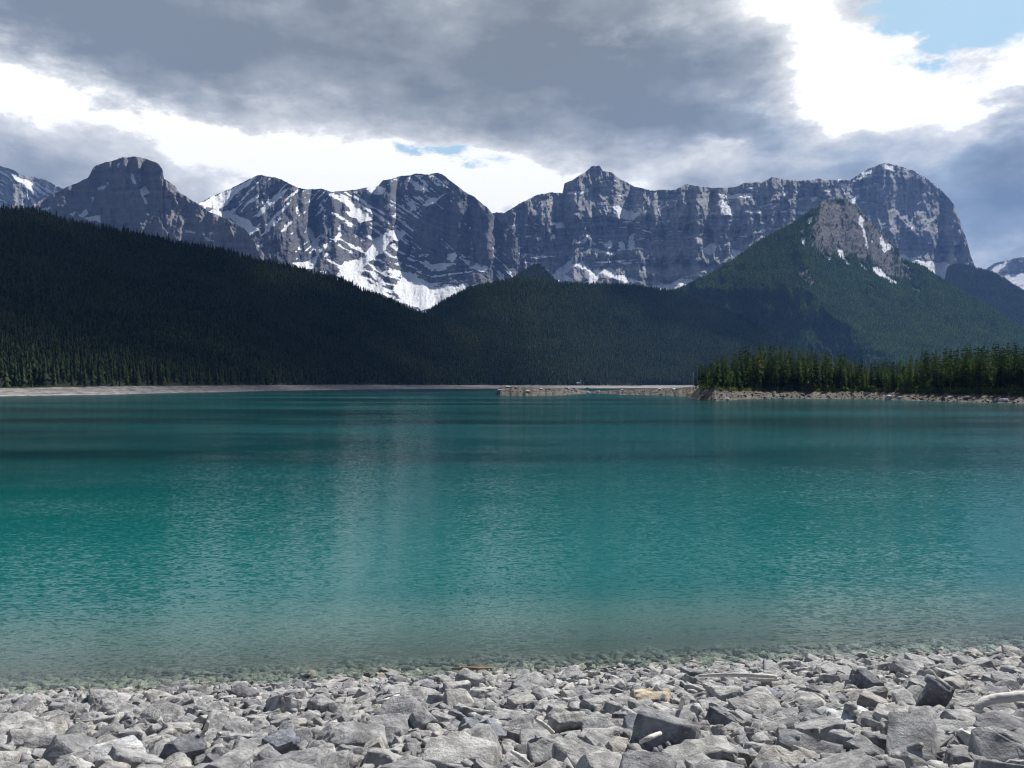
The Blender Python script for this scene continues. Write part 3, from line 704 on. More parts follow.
skyG = [(380, 345), (425, 312)] + Z3([(190, 620), (270, 580), (380, 555), (450, 546), (500, 546), (545, 550), (590, 557), (700, 562), (860, 565), (1024, 585)]) + Z4([(300, 555), (400, 590), (550, 650), (640, 700), (720, 750)]) + [(850, 362), (900, 378)]
hK, surfK, infoK = mountain('mountain', 'small dark wooded knoll with a rocky tip peeping over the middle hill', [(486, 292), (500, 284), (514, 277), (527, 268.5), (534, 265.5), (539, 265), (545, 269.5), (551, 276), (560, 284), (575, 294)], [(486, 312), (575, 312)], 4300, 4700, M['ridge'], rows=60, seed=650, jag=.6, cot=(1.0, 1.6), rib=(16, 80), rough=6,
         extra=lambda px, py, X, Z: 1.1 - 1.0 * sstep(540, 546, px) * sstep(276, 270, py))
pK = scatter(9000, (488, 573), surfK, infoK, rs, 16., 8., .1)
forest('forest', 'dark conifers on the small knoll behind the middle hill', pK, np.clip(rs.normal(15, 3., len(pK)), 8, 22), protoF, M['forest'], 9)
hG, surfG, infoG = hill('hill', 'dark wooded hill in the middle of the valley, in front of the cliff wall', skyG, [(380, 2450), (900, 2500)], [(380, 3300), (600, 3500), (900, 3200)], [(380, 385.2), (900, 385.2)], M['hill'], seed=900, treeh=11, beach_run=1.06)
pG = scatter(160000, (385, 890), surfG, infoG, rs, 16., 13., .004)
hh = np.clip(rs.normal(18, 4.0, len(pG)), 8, 27); pG[:, 2] -= .6
forest('forest', 'dark conifer forest covering the middle hill below the cliff wall', pG, hh, protoM, M['forest_mid'], 6)

vegfn = lambda px, py, r_: r_.uniform(0, 1, px.shape) < np.clip(vegF(px, py, 0, 0) ** 2 + .02, 0, 1) * np.clip(.25 + (py - np.interp(px, [750, 830, 900, 1000], [205, 196, 205, 250])) / 60., .12, 1)
pF = scatter(340000, (565, 1110), surfF, infoF, rs, 17., 13., .02, vegfn)
hh = np.clip(rs.normal(16, 3.5, len(pF)), 7, 25); pF[:, 2] -= .6
forest('forest', 'green conifer forest thinning upward to scree on the steep shoulder hill', pF, hh, protoF, M['forest_far'], 7)

pR = scatter(60000, (935, 1115), surfR, infoR, rs, 17., 9., .02)
hh = np.clip(rs.normal(17, 4., len(pR)), 8, 27); pR[:, 2] -= .6
forest('forest', 'blue-green conifer forest on the low ridge beneath the domed cliff', pR, hh, protoF, M['forest'], 8)

# ------------------------------------------------------------------ ground sheet and water
xs = np.concatenate([np.linspace(-30000, -60, 12), np.linspace(-50, 50, 101), np.linspace(60, 30000, 12)])
us = np.array([-20000, -400, -60, -30, -21, -19, -17.6, -16.5, -15, -13, -11, -9, -7, -5, -3.5, -2, -1, 0, 1, 2, 3, 4, 5, 6.5, 8, 12, 20, 60, 400, 2000, 8000, 30000], float)
G = []
for u in us:
    yy = np.where(np.abs(xs) < 200, shore_y(np.clip(xs, -200, 200)), shore_y(np.sign(xs) * 200)) + u
    z = np.where(u < -17.5, 4.37, -SL * u) if u < 20 else max(-SL * u, -7.)
    z = z + 0 * xs - .17
    if -17 < u < 9: z = z + fbm(xs / 1.6, yy / 1.6, 1000, 3) * .10
    G.append(np.stack([xs, yy, z], -1))
G = np.stack(G); nr, nc = G.shape[:2]; i = np.arange(nr * nc).reshape(nr, nc)
Fs = np.stack([i[:-1, :-1], i[:-1, 1:], i[1:, 1:], i[1:, :-1]], -1).reshape(-1, 4)
tag(link('ground', np_mesh('ground', G.reshape(-1, 3), Fs, [M['bed']], True)), 'gravel ground of the shore running down under the lake', 'ground', kind='structure')

xs = np.array([-14000, -3000, -400, -60, -20, 0, 20, 60, 400, 3000, 14000], float)
ys = np.array([8, 14, 20, 30, 60, 150, 400, 1000, 2600, 3400], float)
G = np.stack([np.repeat(xs[None], len(ys), 0), np.repeat(ys[:, None], len(xs), 1), np.zeros((len(ys), len(xs)))], -1)
nr, nc = G.shape[:2]; i = np.arange(nr * nc).reshape(nr, nc)
Fs = np.stack([i[:-1, :-1], i[:-1, 1:], i[1:, 1:], i[1:, :-1]], -1).reshape(-1, 4)
tag(link('water', np_mesh('water', G.reshape(-1, 3), Fs, [M['water']])), 'teal rippled lake water, clear at the stony edge', 'lake', kind='structure')

# ------------------------------------------------------------------ peninsula and spit
def land(name, label, cat, water_pts, top_pts, back, mat, seed, zfac=1.):
    """bank between a waterline (px,py) and its upper edge (px,py); then flat ground for `back` metres, then down"""
    wp = np.array(water_pts, float); tp = np.array(top_pts, float)
    xs = np.arange(wp[0, 0], wp[-1, 0] + .5, 1.)
    wy = np.interp(xs, wp[:, 0], wp[:, 1]) + fbm(xs / 7, xs * 0, seed, 3) * .35; ty = np.interp(xs, tp[:, 0], tp[:, 1]) + fbm(xs / 9, xs * 0, seed + 2, 4) * .5
    Dw = CH * F / (wy - HY)
    taper = np.clip(np.minimum((xs - xs[0]) / (18. if back > 50 else 6.), (xs[-1] - xs) / 8.), 0, 1)
    rows, be = [], []
    run = 26. * (Dw / 350.)
    Dt = Dw + run
    zt = np.maximum(.4, CH + (HY - ty) / F * Dt) * np.clip(.15 + taper, 0, 1)
    for f_ in [-.25] + list(np.linspace(0, 1, 26)):
        D = Dw + run * f_
        X = (xs - CX) / F * D
        z = -1.5 if f_ < 0 else zt * (f_ ** .9)
        if 0 < f_ < 1: z = z + math.sin(math.pi * f_) * (.7 * fbm(X / 22, D / 9, seed + 5, 4, .6) + .45 * np.abs(fbm(X / 9, D / 3.2, seed + 8, 4, .65))) * np.clip(zt / 4, .2, 1.2)
        rows.append(np.stack([X, D, (z + 1.5) * taper ** .6 - 1.5], -1)); be.append(np.full(xs.shape, 1. if f_ < .92 else .45))
    for k, b in enumerate((.35, .7, 1.0, 1.25)):
        D = Dt + back * b
        z = (zt * (1 + .12 * math.sin(k)) + 1.5) * taper ** .6 - 1.5 if k < 3 else np.full(xs.shape, -2.)
        rows.append(np.stack([(xs - CX) / F * D, D, z], -1)); be.append(np.zeros(xs.shape))
    V = np.stack(rows); nr, nc = V.shape[:2]; i = np.arange(nr * nc).reshape(nr, nc)
    Fs = np.stack([i[:-1, :-1], i[:-1, 1:], i[1:, 1:], i[1:, :-1]], -1).reshape(-1, 4)
    o = link(name, np_mesh(name, V.reshape(-1, 3), Fs, [mat], True, {'beach': np.stack(be)}))
    tag(o, label, cat, kind='structure')
    def surf(px, f_):      # f_ 0..1 over the bank, 1..2 over the flat ground behind
        D0 = np.interp(px, xs, Dw); D1 = np.interp(px, xs, Dt); z1 = np.interp(px, xs, zt)
        if f_ <= 1: D = D0 + (D1 - D0) * f_; z = z1 * max(f_, 0) ** .8
        else: D = D1 + back * (f_ - 1); z = z1
        return np.array([(px - CX) / F * D, D, z])
    return o, surf
pen, surfP = land('peninsula', 'low wooded peninsula with a bare eroded bank above the water', 'land',
    [(683, 397.6), (690, 399), (715, 401.2), (740, 399.6), (760, 398.8), (800, 398.8), (868, 399.2), (915, 400.7), (960, 402), (1024, 403.4), (1100, 405)],
    [(683, 388), (690, 386.8), (730, 390), (774, 389.6), (865, 390.6), (915, 392), (1024, 394), (1100, 395)], 75., M['bank'], 1100)
pen2, surfQ = land('spit', 'low rocky spit of pale boulders reaching out into the lake', 'land',
    [(494, 394.2), (500, 395.6), (530, 396), (560, 395.6), (575, 394.2), (592, 393.2), (606, 393.6), (620, 394.6), (650, 395.2), (690, 396.6), (704, 397.4)],
    [(494, 390), (502, 387.6), (515, 387.0), (540, 388.9), (560, 388.9), (575, 388.8), (590, 391.6), (604, 391.2), (620, 390.2), (650, 389.6), (680, 388.2), (692, 387.6), (704, 389)], 22., M['bank'], 1200)

# ------------------------------------------------------------------ trees on the peninsula
def mesh_from(V, T, name, mat, smooth=False):
    return np_mesh(name, np.array(V), np.array(T), [mat], smooth)

def tube(pts, rad, sides=7, jit=0., rs=None):
    pts = [Vector(p) for p in pts]; V, T = [], []
    for k, p in enumerate(pts):
        t = (pts[min(k + 1, len(pts) - 1)] - pts[max(k - 1, 0)]).normalized()
        a = t.cross(Vector((.31, .2, 1)) if abs(t.z) < .9 else Vector((1, .1, 0))).normalized(); b = t.cross(a)
        for s in range(sides):
            an = 6.28318 * s / sides; r = rad[k] * (1 + (rs.uniform(-jit, jit) if rs is not None else 0))
            V.append(tuple(p + a * math.cos(an) * r + b * math.sin(an) * r))
    n = len(pts)
    for k in range(n - 1):
        for s in range(sides):
            i0, i1 = k * sides + s, k * sides + (s + 1) % sides; j0, j1 = i0 + sides, i1 + sides
            T += [(i0, i1, j1), (i0, j1, j0)]
    for base, flip in ((0, True), ((n - 1) * sides, False)):
        c = len(V); V.append(tuple(sum((Vector(V[base + s]) for s in range(sides)), Vector()) / sides))
        for s in range(sides):
            a, b = base + s, base + (s + 1) % sides
            T.append((c, b, a) if flip else (c, a, b))
    return V, T

def conifer_meshes(seed, low, rad):
    """unit-height conifer: whorls of drooping ragged boughs"""
    rs = np.random.RandomState(seed); V, T = [], []
    tiers = 19
    bend = rs.normal(0, .012, 2)
    for t in range(tiers):
        f = (t + rs.uniform(-.3, .3)) / tiers; f = min(max(f, 0), .985)
        z = low + (1 - low) * f
        L = rad * (1 - f) ** .75 * rs.uniform(.7, 1.2) * (1 if f > .12 else .65 + 3 * f) + .012
        nb = int(9 - 4 * f)
        ph = rs.uniform(0, 6.28)
        for b in range(nb):
            if rs.rand() < .14: continue
            a = ph + 6.283 * b / nb + rs.uniform(-.3, .3); l = L * rs.uniform(.6, 1.25)
            ca, sa = math.cos(a), math.sin(a); droop = rs.uniform(.15, .5) * (1.15 - f)
            w_ = l * rs.uniform(.28, .42)
            cx, cy = bend * z
            def pt(r, side, dz): return (cx + ca * r - sa * side, cy + sa * r + ca * side, z + dz)
            i0 = len(V)
            V += [pt(0, 0, .012), pt(l * .45, w_, -l * droop * .55 - .012), pt(l * .5, 0, -l * droop * .25 + .008), pt(l * .45, -w_, -l * droop * .55 - .012), pt(l, 0, -l * droop + .012),
                  pt(l * .75, w_ * .75, -l * droop - .02), pt(l * .75, -w_ * .75, -l * droop - .02)]
            T += [(i0, i0 + 1, i0 + 2), (i0, i0 + 2, i0 + 3), (i0 + 2, i0 + 5, i0 + 4), (i0 + 2, i0 + 4, i0 + 6)]
    i0 = len(V); cx, cy = bend
    V += [(cx - .006, cy, .95), (cx + .006, cy, .95), (cx, cy, 1.01), (cx, cy - .006, .95), (cx, cy + .006, .95)]; T += [(i0, i0 + 1, i0 + 2), (i0 + 3, i0 + 4, i0 + 2)]
    tv, tt = tube([(0, 0, -.03), (bend[0] * .3, bend[1] * .3, .3), (bend[0] * .6, bend[1] * .6, .62), (bend[0] * .97, bend[1] * .97, .97)], [.011, .009, .006, .0015], 6)
    return mesh_from(tv, tt, 'trunk', M['bark'], True), mesh_from(V, T, 'crown', M['conifer'])

def broadleaf_meshes(seed, mat, n=420):
    rs = np.random.RandomState(seed); V, T = [], []
    blobs = [(rs.normal(0, .10), rs.normal(0, .10), rs.uniform(.4, .88), rs.uniform(.10, .19)) for _ in range(9)]
    for k in range(n):
        bx, by, bz, br = blobs[rs.randint(9)]
        d = rs.normal(0, 1, 3); d /= np.linalg.norm(d); p = np.array([bx, by, bz]) + d * br * rs.uniform(.55, 1.05) * np.array([1, 1, 1.15])
        a = rs.normal(0, 1, 3); a /= np.linalg.norm(a); b = np.cross(a, rs.normal(0, 1, 3)); b /= np.linalg.norm(b)
        s = rs.uniform(.02, .045); i0 = len(V)
        V += [tuple(p - a * s), tuple(p + b * s * .7), tuple(p + a * s), tuple(p - b * s * .7)]; T += [(i0, i0 + 1, i0 + 2), (i0, i0 + 2, i0 + 3)]
    tv, tt = tube([(0, 0, -.03), (.01, 0, .25), (-.01, .01, .5), (0, 0, .75)], [.022, .018, .012, .004], 6)
    for x, y, z, r in blobs[:5]:
        v2, t2 = tube([(0, 0, z * .5), (x * .6, y * .6, z * .8), (x, y, z)], [.01, .007, .003], 5)
        o_ = len(tv); tv += v2; tt += [tuple(q + o_ for q in f) for f in t2]
    return mesh_from(tv, tt, 'trunk', M['bark'], True), mesh_from(V, T, 'crown', mat)

def tree(kind, meshes, p, h, wd, rot, label, group=None, cat='tree'):
    o = link(kind, None); o.location = p; o.rotation_euler = (0, 0, rot); o.scale = (h * wd, h * wd, h)
    tag(o, label, cat, group)
    for nm, me in zip(('trunk', 'crown'), meshes):
        c = link(nm, me, o)
    return o
con = [conifer_meshes(60 + k, l_, r_) for k, (l_, r_) in enumerate([(.10, .135), (.2, .12), (.3, .115), (.16, .15), (.38, .11), (.25, .13), (.08, .12)])]
brd = [broadleaf_meshes(80 + k, M['leaf']) for k in range(3)]
rs = np.random.RandomState(21)
topline = [(694, 366), (700, 360), (710, 357), (722, 355), (735, 350), (748, 348), (757, 345), (768, 343.5), (780, 345), (800, 347), (815, 350), (832, 353), (845, 354), (858, 359), (868, 361), (880, 360), (890, 360), (905, 361), (915, 354), (930, 352), (945, 350), (960, 348), (975, 346), (990, 345), (1005, 344), (1024, 342), (1070, 340)]
rows_ = [(1.02, 4.9, 1), (1.12, 4.7, 2), (1.25, 4.7, 3), (1.42, 4.9, 4), (1.62, 5.2, 5)]
ords = ['first', 'second', 'third', 'fourth', 'fifth', 'sixth', 'seventh', 'eighth', 'ninth', 'tenth']
front = []
for f_, step, r_ in rows_:
    x = 696. + r_ * 1.3
    while x < 1052:
        px = x + rs.uniform(-1.2, 1.2)
        p = surfP(px, f_ + rs.uniform(-.03, .03)); p[2] -= .4
        ty = np.interp(px, [t[0] for t in topline], [t[1] for t in topline])
        H = (HY - ty) / F * p[1] + CH - p[2]
        H *= min(1.06, rs.normal(.93 if r_ > 1 else .82, .09)) if rs.rand() < .8 else rs.uniform(.5, .75)
        k = rs.randint(len(con))
        wd = rs.uniform(.8, 1.2) * 1.0
        if r_ == 1: front.append((px, p, H, k, wd))
        else: tree('conifer_tree', con[k], p, H, wd, rs.uniform(0, 6.28), 'dark slender conifer standing deep in the crowded wood on the peninsula', 'conifers deep in the peninsula wood')
        x += step * rs.uniform(.65, 1.4)
front.sort(key=lambda t: t[0])
marks = [(693, 'the bleached snag'), (904, 'the bright yellow-green tree'), (944, 'the round grey-green tree')]
tallest = None
for k_, (px, p, H, k, wd) in enumerate(front):
    mk = min(marks, key=lambda m_: abs(px - m_[0]))
    side = 'right' if px > mk[0] else 'left'
    n_ = 1 + sum(1 for t in front if min(marks, key=lambda m_: abs(t[0] - m_[0])) == mk and (t[0] > mk[0]) == (px > mk[0]) and abs(t[0] - mk[0]) < abs(px - mk[0]))
    oname = ords[n_ - 1] if n_ <= 10 else ['eleventh', 'twelfth', 'thirteenth', 'fourteenth', 'fifteenth', 'sixteenth', 'seventeenth', 'eighteenth', 'nineteenth', 'twentieth', 'twenty-first', 'twenty-second', 'twenty-third', 'twenty-fourth', 'twenty-fifth', 'twenty-sixth', 'twenty-seventh', 'twenty-eighth', 'twenty-ninth', 'thirtieth', 'thirty-first', 'thirty-second'][n_ - 11]
    sz = 'short' if H < 15 else ('tall' if H > 19 else 'slender')
    way = 'towards the picture edge' if False else ('going right' if side == 'right' else 'going left')
    tree('conifer_tree', con[k], p, H, wd, rs.uniform(0, 6.28), f'{sz} conifer on the bank edge, {oname} {side} of {mk[1]}', 'conifers along the edge of the bank')
def broad(px, f_, hpx, wd, k, label):
    p = surfP(px, f_); H = hpx / F * p[1]; p[2] -= .2
    return tree('broadleaf_tree', brd[k], p, H, wd, px, label, 'broadleaf trees along the bank')
broad(904, .98, 28, .75, 0, 'bright yellow-green broadleaf tree, tall and narrow, in front of the dark conifers')
broad(890, .97, 19, .9, 1, 'low green broadleaf tree on the bank just left of the bright yellow-green one')
broad(910, .96, 17, .9, 1, 'low green broadleaf tree on the bank just right of the bright yellow-green one')
broad(944, .96, 25, 1.1, 2, 'large round grey-green broadleaf tree before the tall conifers')
broad(931, .93, 14, 1.3, 0, 'pale bushy young broadleaf tree at the top of the bank')
broad(970, .96, 19, 1.1, 1, 'dull green broadleaf tree rising behind the bank shrubs')
broad(988, .97, 18, 1.0, 2, 'pale leafy broadleaf tree nearest the right-hand picture edge')
broad(710, .98, 17, .8, 2, 'small light green broadleaf tree among the conifers near the bleached snag')
broad(731, .98, 20, .7, 0, 'slim light green broadleaf tree among the conifers of the peninsula tip')

# bank shrubs: one mass
V, T = [], []
for px in np.arange(700, 1060, 1.1):
    if rs.rand() < .25: continue
    p = surfP(px + rs.uniform(-1, 1), rs.uniform(.84, 1.0)); hgt = rs.uniform(.5, 2.0) * (1.4 if px > 900 else .8)
    for q in range(26):
        c = p + np.array([rs.normal(0, .8), rs.normal(0, .8), rs.uniform(0, hgt)]); a = rs.normal(0, 1, 3) * .28; b = rs.normal(0, 1, 3) * .24; i0 = len(V)
        V += [tuple(c - a), tuple(c + b), tuple(c + a), tuple(c - b)]; T += [(i0, i0 + 1, i0 + 2), (i0, i0 + 2, i0 + 3)]
tag(link('undergrowth', mesh_from(V, T, 'undergrowth', M['shrub'])), 'low green undergrowth along the top of the peninsula bank', 'undergrowth', kind='stuff')

V, T = [], []
for k in range(900):
    px = rs.uniform(702, 1060); p = surfP(px, rs.uniform(1.25, 1.95)); hgt = rs.uniform(2.0, 5.0)
    for q in range(16):
        c = p + np.array([rs.normal(0, 1.2), rs.normal(0, 1.2), rs.uniform(0, hgt)]); a = rs.normal(0, 1, 3) * .45; b = rs.normal(0, 1, 3) * .4; i0 = len(V)
        V += [tuple(c - a), tuple(c + b), tuple(c + a), tuple(c - b)]; T += [(i0, i0 + 1, i0 + 2), (i0, i0 + 2, i0 + 3)]
tag(link('undergrowth', mesh_from(V, T, 'undergrowth', M['conifer'])), 'dark undergrowth and saplings in the shade between the peninsula trunks', 'undergrowth', kind='stuff')

# dead snag
p = surfP(693, .95)
v1, t1 = tube([(0, 0, -.3), (.1, 0, 3), (-.05, 0, 6), (.15, 0, 9.2)], [.2, .16, .11, .04], 7)
for z, dx_, dz_ in ((4.5, .9, .5), (5.6, -.8, .6), (6.9, .7, .5), (7.8, -.5, .5), (3.6, -.8, .2)):
    v2, t2 = tube([(0, 0, z), (dx_ * .6, .1, z + dz_ * .4), (dx_, .2, z + dz_)], [.10, .07, .03], 5); o_ = len(v1); v1 += v2; t1 += [tuple(q + o_ for q in f) for f in t2]
o = link('dead_tree', mesh_from(v1, t1, 'dead_tree', M['wood'], True)); o.location = p
tag(o, 'bleached bare snag standing alone at the tip of the peninsula', 'dead tree')

# ------------------------------------------------------------------ rocks
def rock_mesh(name, seed, dims, cuts=9, mat=None, detail=True, rnd=.0):
    rs = np.random.RandomState(seed)
    bm = bmesh.new()
    bmesh.ops.create_cube(bm, size=1.)
    for v in bm.verts: v.co += Vector(rs.normal(0, .06, 3))
    for k in range(cuts):
        n = Vector(rs.normal(0, 1, 3)); n.normalize()
        ext = sum(abs(n[i_]) * .5 for i_ in range(3))
        dcut = ext * rs.uniform(.60, .90)
        g = bm.verts[:] + bm.edges[:] + bm.faces[:]
        r = bmesh.ops.bisect_plane(bm, geom=g, plane_co=n * dcut, plane_no=n, clear_outer=True)
        ed = [e for e in r['geom_cut'] if isinstance(e, bmesh.types.BMEdge)]
        if len(ed) > 2:
            try: bmesh.ops.contextual_create(bm, geom=ed)
            except Exception: pass
    bmesh.ops.remove_doubles(bm, verts=bm.verts, dist=.03)
    cs = [v.co.copy() for v in bm.verts]; bm.free(); bm = bmesh.new()
    for c_ in cs: bm.verts.new(c_)
    hull = bmesh.ops.convex_hull(bm, input=bm.verts)
    loose = [v for v in bm.verts if not v.link_faces]
    if loose: bmesh.ops.delete(bm, geom=loose, context='VERTS')
    bmesh.ops.dissolve_limit(bm, angle_limit=.12, verts=bm.verts, edges=bm.edges)
    for v in bm.verts: v.co = Vector((v.co.x * dims[0], v.co.y * dims[1], v.co.z * dims[2]))
    if detail:
        bmesh.ops.bevel(bm, geom=bm.edges[:] + bm.verts[:], offset=.012 + rnd, segments=1 if rnd == 0 else 3, affect='EDGES', clamp_overlap=True)
        bmesh.ops.triangulate(bm, faces=bm.faces)
        bmesh.ops.subdivide_edges(bm, edges=[e for e in bm.edges if e.calc_length() > .12], cuts=1, use_grid_fill=False)
        bmesh.ops.triangulate(bm, faces=bm.faces)
        bmesh.ops.subdivide_edges(bm, edges=[e for e in bm.edges if e.calc_length() > .12], cuts=1, use_grid_fill=False)
        bmesh.ops.triangulate(bm, faces=bm.faces)
        bm.normal_update()
        for v in bm.verts:
            qx, qy = np.array([v.co.x * 3.2 + v.co.z * 1.1 + seed]), np.array([v.co.y * 3.2 - v.co.z * 2.6])
            a = -1.6 * abs(perlin(qx, qy, seed)[0]) + .7 * perlin(qx * 2.7, qy * 2.7, seed + 1)[0] + .5
            v.co += v.normal * a * .032
    else:
        bmesh.ops.triangulate(bm, faces=bm.faces)
    bmesh.ops.recalc_face_normals(bm, faces=bm.faces)
    V = np.array([v.co[:] for v in bm.verts]); bm.verts.index_update()
    T = np.array([[v.index for v in f.verts] for f in bm.faces]); bm.free()
    me = np_mesh(name, V, T, [mat] if mat else [], rnd > 0)
    return me, V, T
shapes = [('blocky', (1., .8, .62)), ('blocky', (1., .72, .7)), ('flat', (1., .78, .34)), ('flat', (1., .62, .30)), ('wedge-shaped', (1., .58, .5)), ('long', (1., .42, .36)), ('blocky', (1., .85, .55)), ('flat', (1., .7, .38)), ('wedge-shaped', (1., .66, .45)), ('blocky', (1., .68, .58)),
          ('wedge-shaped', (1., .75, .5)), ('flat', (1., .55, .33)), ('blocky', (1., .9, .66)), ('long', (1., .38, .3))]
protoR = [rock_mesh('rock', 300 + k, d_, 6 + k % 4, M['stone']) for k, (_, d_) in enumerate(shapes)]
protoS = [rock_mesh('pebble', 350 + k, d_, 6, None, False) for k, (_, d_) in enumerate(shapes)]

gx0, gy0, cell = -19., 4.5, .04
NX, NY = int(40 / cell), int(21 / cell)
GX = gx0 + np.arange(NX) * cell; GY = gy0 + np.arange(NY) * cell
Hm = (-SL * (GY[:, None] - shore_y(GX)[None]) - .17)
def plane(x, y): return -SL * (y - shore_y(x)) - .17
def ground_at(px, py, up=.12):
    a = (px - CX) / F; t = (HY - py) / F
    # CH + t*D = -SL*(D - 17.25 - .117*a*D) - .17 + up
    D = (SL * 17.25 - .17 + up - CH) / (t + SL - SL * .117 * a)
    return a * D, D
def drop(x, y, size, dims, sink=.3, commit=True):
    r = size * .42
    i0, i1 = int((x - r - gx0) / cell), int((x + r - gx0) / cell) + 1; j0, j1 = int((y - r - gy0) / cell), int((y + r - gy0) / cell) + 1
    if i0 < 0 or j0 < 0 or i1 >= NX or j1 >= NY: return plane(x, y) + .05
    sub = Hm[j0:j1, i0:i1]
    xx = GX[i0:i1][None] - x; yy = GY[j0:j1][:, None] - y
    rr = (xx * xx + yy * yy) / (r * r)
    m_ = rr < 1
    if not m_.any(): return plane(x, y)
    base = np.percentile(sub[m_], 45)
    hz = size * dims[2]
    zc = base + hz * (.5 - sink)
    if commit:
        top = zc + hz * .45 * np.sqrt(np.clip(1 - rr * .8, 0, 1))
        sub[m_] = np.maximum(sub[m_], top[m_])
    return zc
rs = np.random.RandomState(77)
ROCKS = []     # x, y, z, size, proto, euler, px size
def screen(x, y, z): return CX + x / y * F, HY - (z - CH) / y * F

# landmark stones, placed where the photograph has them ------------------
land_marks = []
def landmark(px, py, wpx, dims, mat, label, short, seed, rot=(0, 0, 0), rnd=0., sink=.25, cuts=8):
    x, y = ground_at(px, py + 3)
    size = wpx / F * math.hypot(y, 4)
    me, V, T = rock_mesh('rock', seed, dims, cuts, M[mat], True, rnd)
    z = drop(x, y, size, dims, sink)
    o = link('rock', me); o.location = (x, y, z + .02); o.scale = (size,) * 3; o.rotation_euler = [R(a) for a in rot]
    tag(o, label, 'rock', 'rocks of the stony shore')
    land_marks.append((px, py, short)); ROCKS_L.append((x, y, size))
ROCKS_L = []
landmark(118, 752, 44, (1, .75, .42), 'stone_white', 'bright white flat-topped slab, whitest stone of the shore', 'the whitest slab', 901, (8, -4, 20))
landmark(652, 694, 42, (1, .6, .32), 'stone_tan', 'smooth tan rounded stone lying among grey rocks', 'the smooth tan stone', 902, (4, 3, 5), .07, .15)
landmark(934, 703, 38, (.55, .35, 1.0), 'stone_dark', 'dark upright slate slab streaked pale, leaning beside the curved driftwood', 'the upright slate slab', 903, (14, 24, -30), sink=.12)
landmark(866, 681, 27, (.9, .8, .85), 'stone_dark', 'dark pointed block standing near the water on the right', 'the dark pointed block', 904, (20, 10, 35))
landmark(461, 757, 66, (1, .7, .42), 'stone_pale', 'large pale flat-topped block at the bottom of the picture, second bigger than its neighbours', 'the large pale flat-topped block', 905, (10, 0, -8))
landmark(355, 737, 56, (1, .5, .42), 'stone', 'long grey wedge-shaped rock with a sharp upper edge, lying aslant', 'the long slanting wedge', 906, (8, 12, 15))
landmark(283, 741, 30, (1, .85, .8), 'stone_blue', 'cubic blue-grey block with a pale top, standing upright', 'the cubic blue-grey block', 907, (10, 5, 40))
landmark(985, 738, 40, (1, .7, .5), 'stone_white', 'whitish weathered boulder with rounded edges near the curved driftwood', 'the whitish weathered boulder', 908, (4, 8, 10), .05)
landmark(567, 723, 34, (1, .55, .9), 'stone_pale', 'pale rounded boulder turned on edge, face towards the viewer', 'the pale boulder on edge', 909, (30, 0, 15), .05)
landmark(205, 713, 48, (1, .45, .28), 'stone_pale', 'long pale ledge-like slab with a dark shadowed underside', 'the long pale ledge', 910, (4, -3, -6))
landmark(187, 750, 34, (.9, .8, .85), 'stone_dark', 'dark triangular block pointing upwards beside a white slab', 'the dark triangular block', 911, (25, 12, 60), cuts=10)
landmark(850, 713, 46, (1, .6, .34), 'stone_white', 'light speckled slab, brightest rock in the middle right', 'the light speckled slab', 912, (12, 6, 20))
landmark(720, 717, 28, (1, .8, .75), 'stone_dark', 'almost black angular block behind a broad pale slab', 'the almost black block', 913, (16, 20, 50))
landmark(548, 690, 15, (1, .8, .75), 'stone_white', 'small bright white cube-like stone among darker rocks', 'the small white cube', 914, (10, 5, 30))
landmark(700, 752, 62, (1, .6, .4), 'stone_pale', 'broad pale slab with a rough top at the bottom edge', 'the broad rough slab', 915, (12, -6, 10))
landmark(585, 756, 58, (1, .55, .36), 'stone_pale', 'long light slab tilted towards the viewer at the bottom edge', 'the tilted light slab', 916, (18, 8, -12))
landmark(760, 695, 32, (1, .7, .5), 'stone_blue', 'blue-grey angular rock with a flat lit top, below the straight driftwood pole', 'the blue-grey angular rock', 917, (8, -8, 20))
landmark(30, 730, 36, (1, .8, .5), 'stone', 'broad grey rock near the left picture edge with a chipped top', 'the chipped grey rock', 918, (8, 10, -20))
landmark(482, 728, 40, (1, .7, .55), 'stone_blue', 'dark-sided grey rock with a bright slanting top facet', 'the slant-topped rock', 919, (14, 14, 35))
landmark(395, 690, 30, (1, .7, .45), 'stone', 'low grey slab halfway up the stony bank', 'the low grey slab', 920, (6, 2, 10))
landmark(800, 742, 40, (1, .7, .5), 'stone', 'grey triangular slab leaning against smaller stones', 'the leaning triangular slab', 921, (26, 10, -25))
landmark(640, 722, 34, (1, .8, .4), 'stone_blue', 'smooth blue-grey flagstone tipped towards the viewer', 'the tipped flagstone', 922, (28, 4, 10))

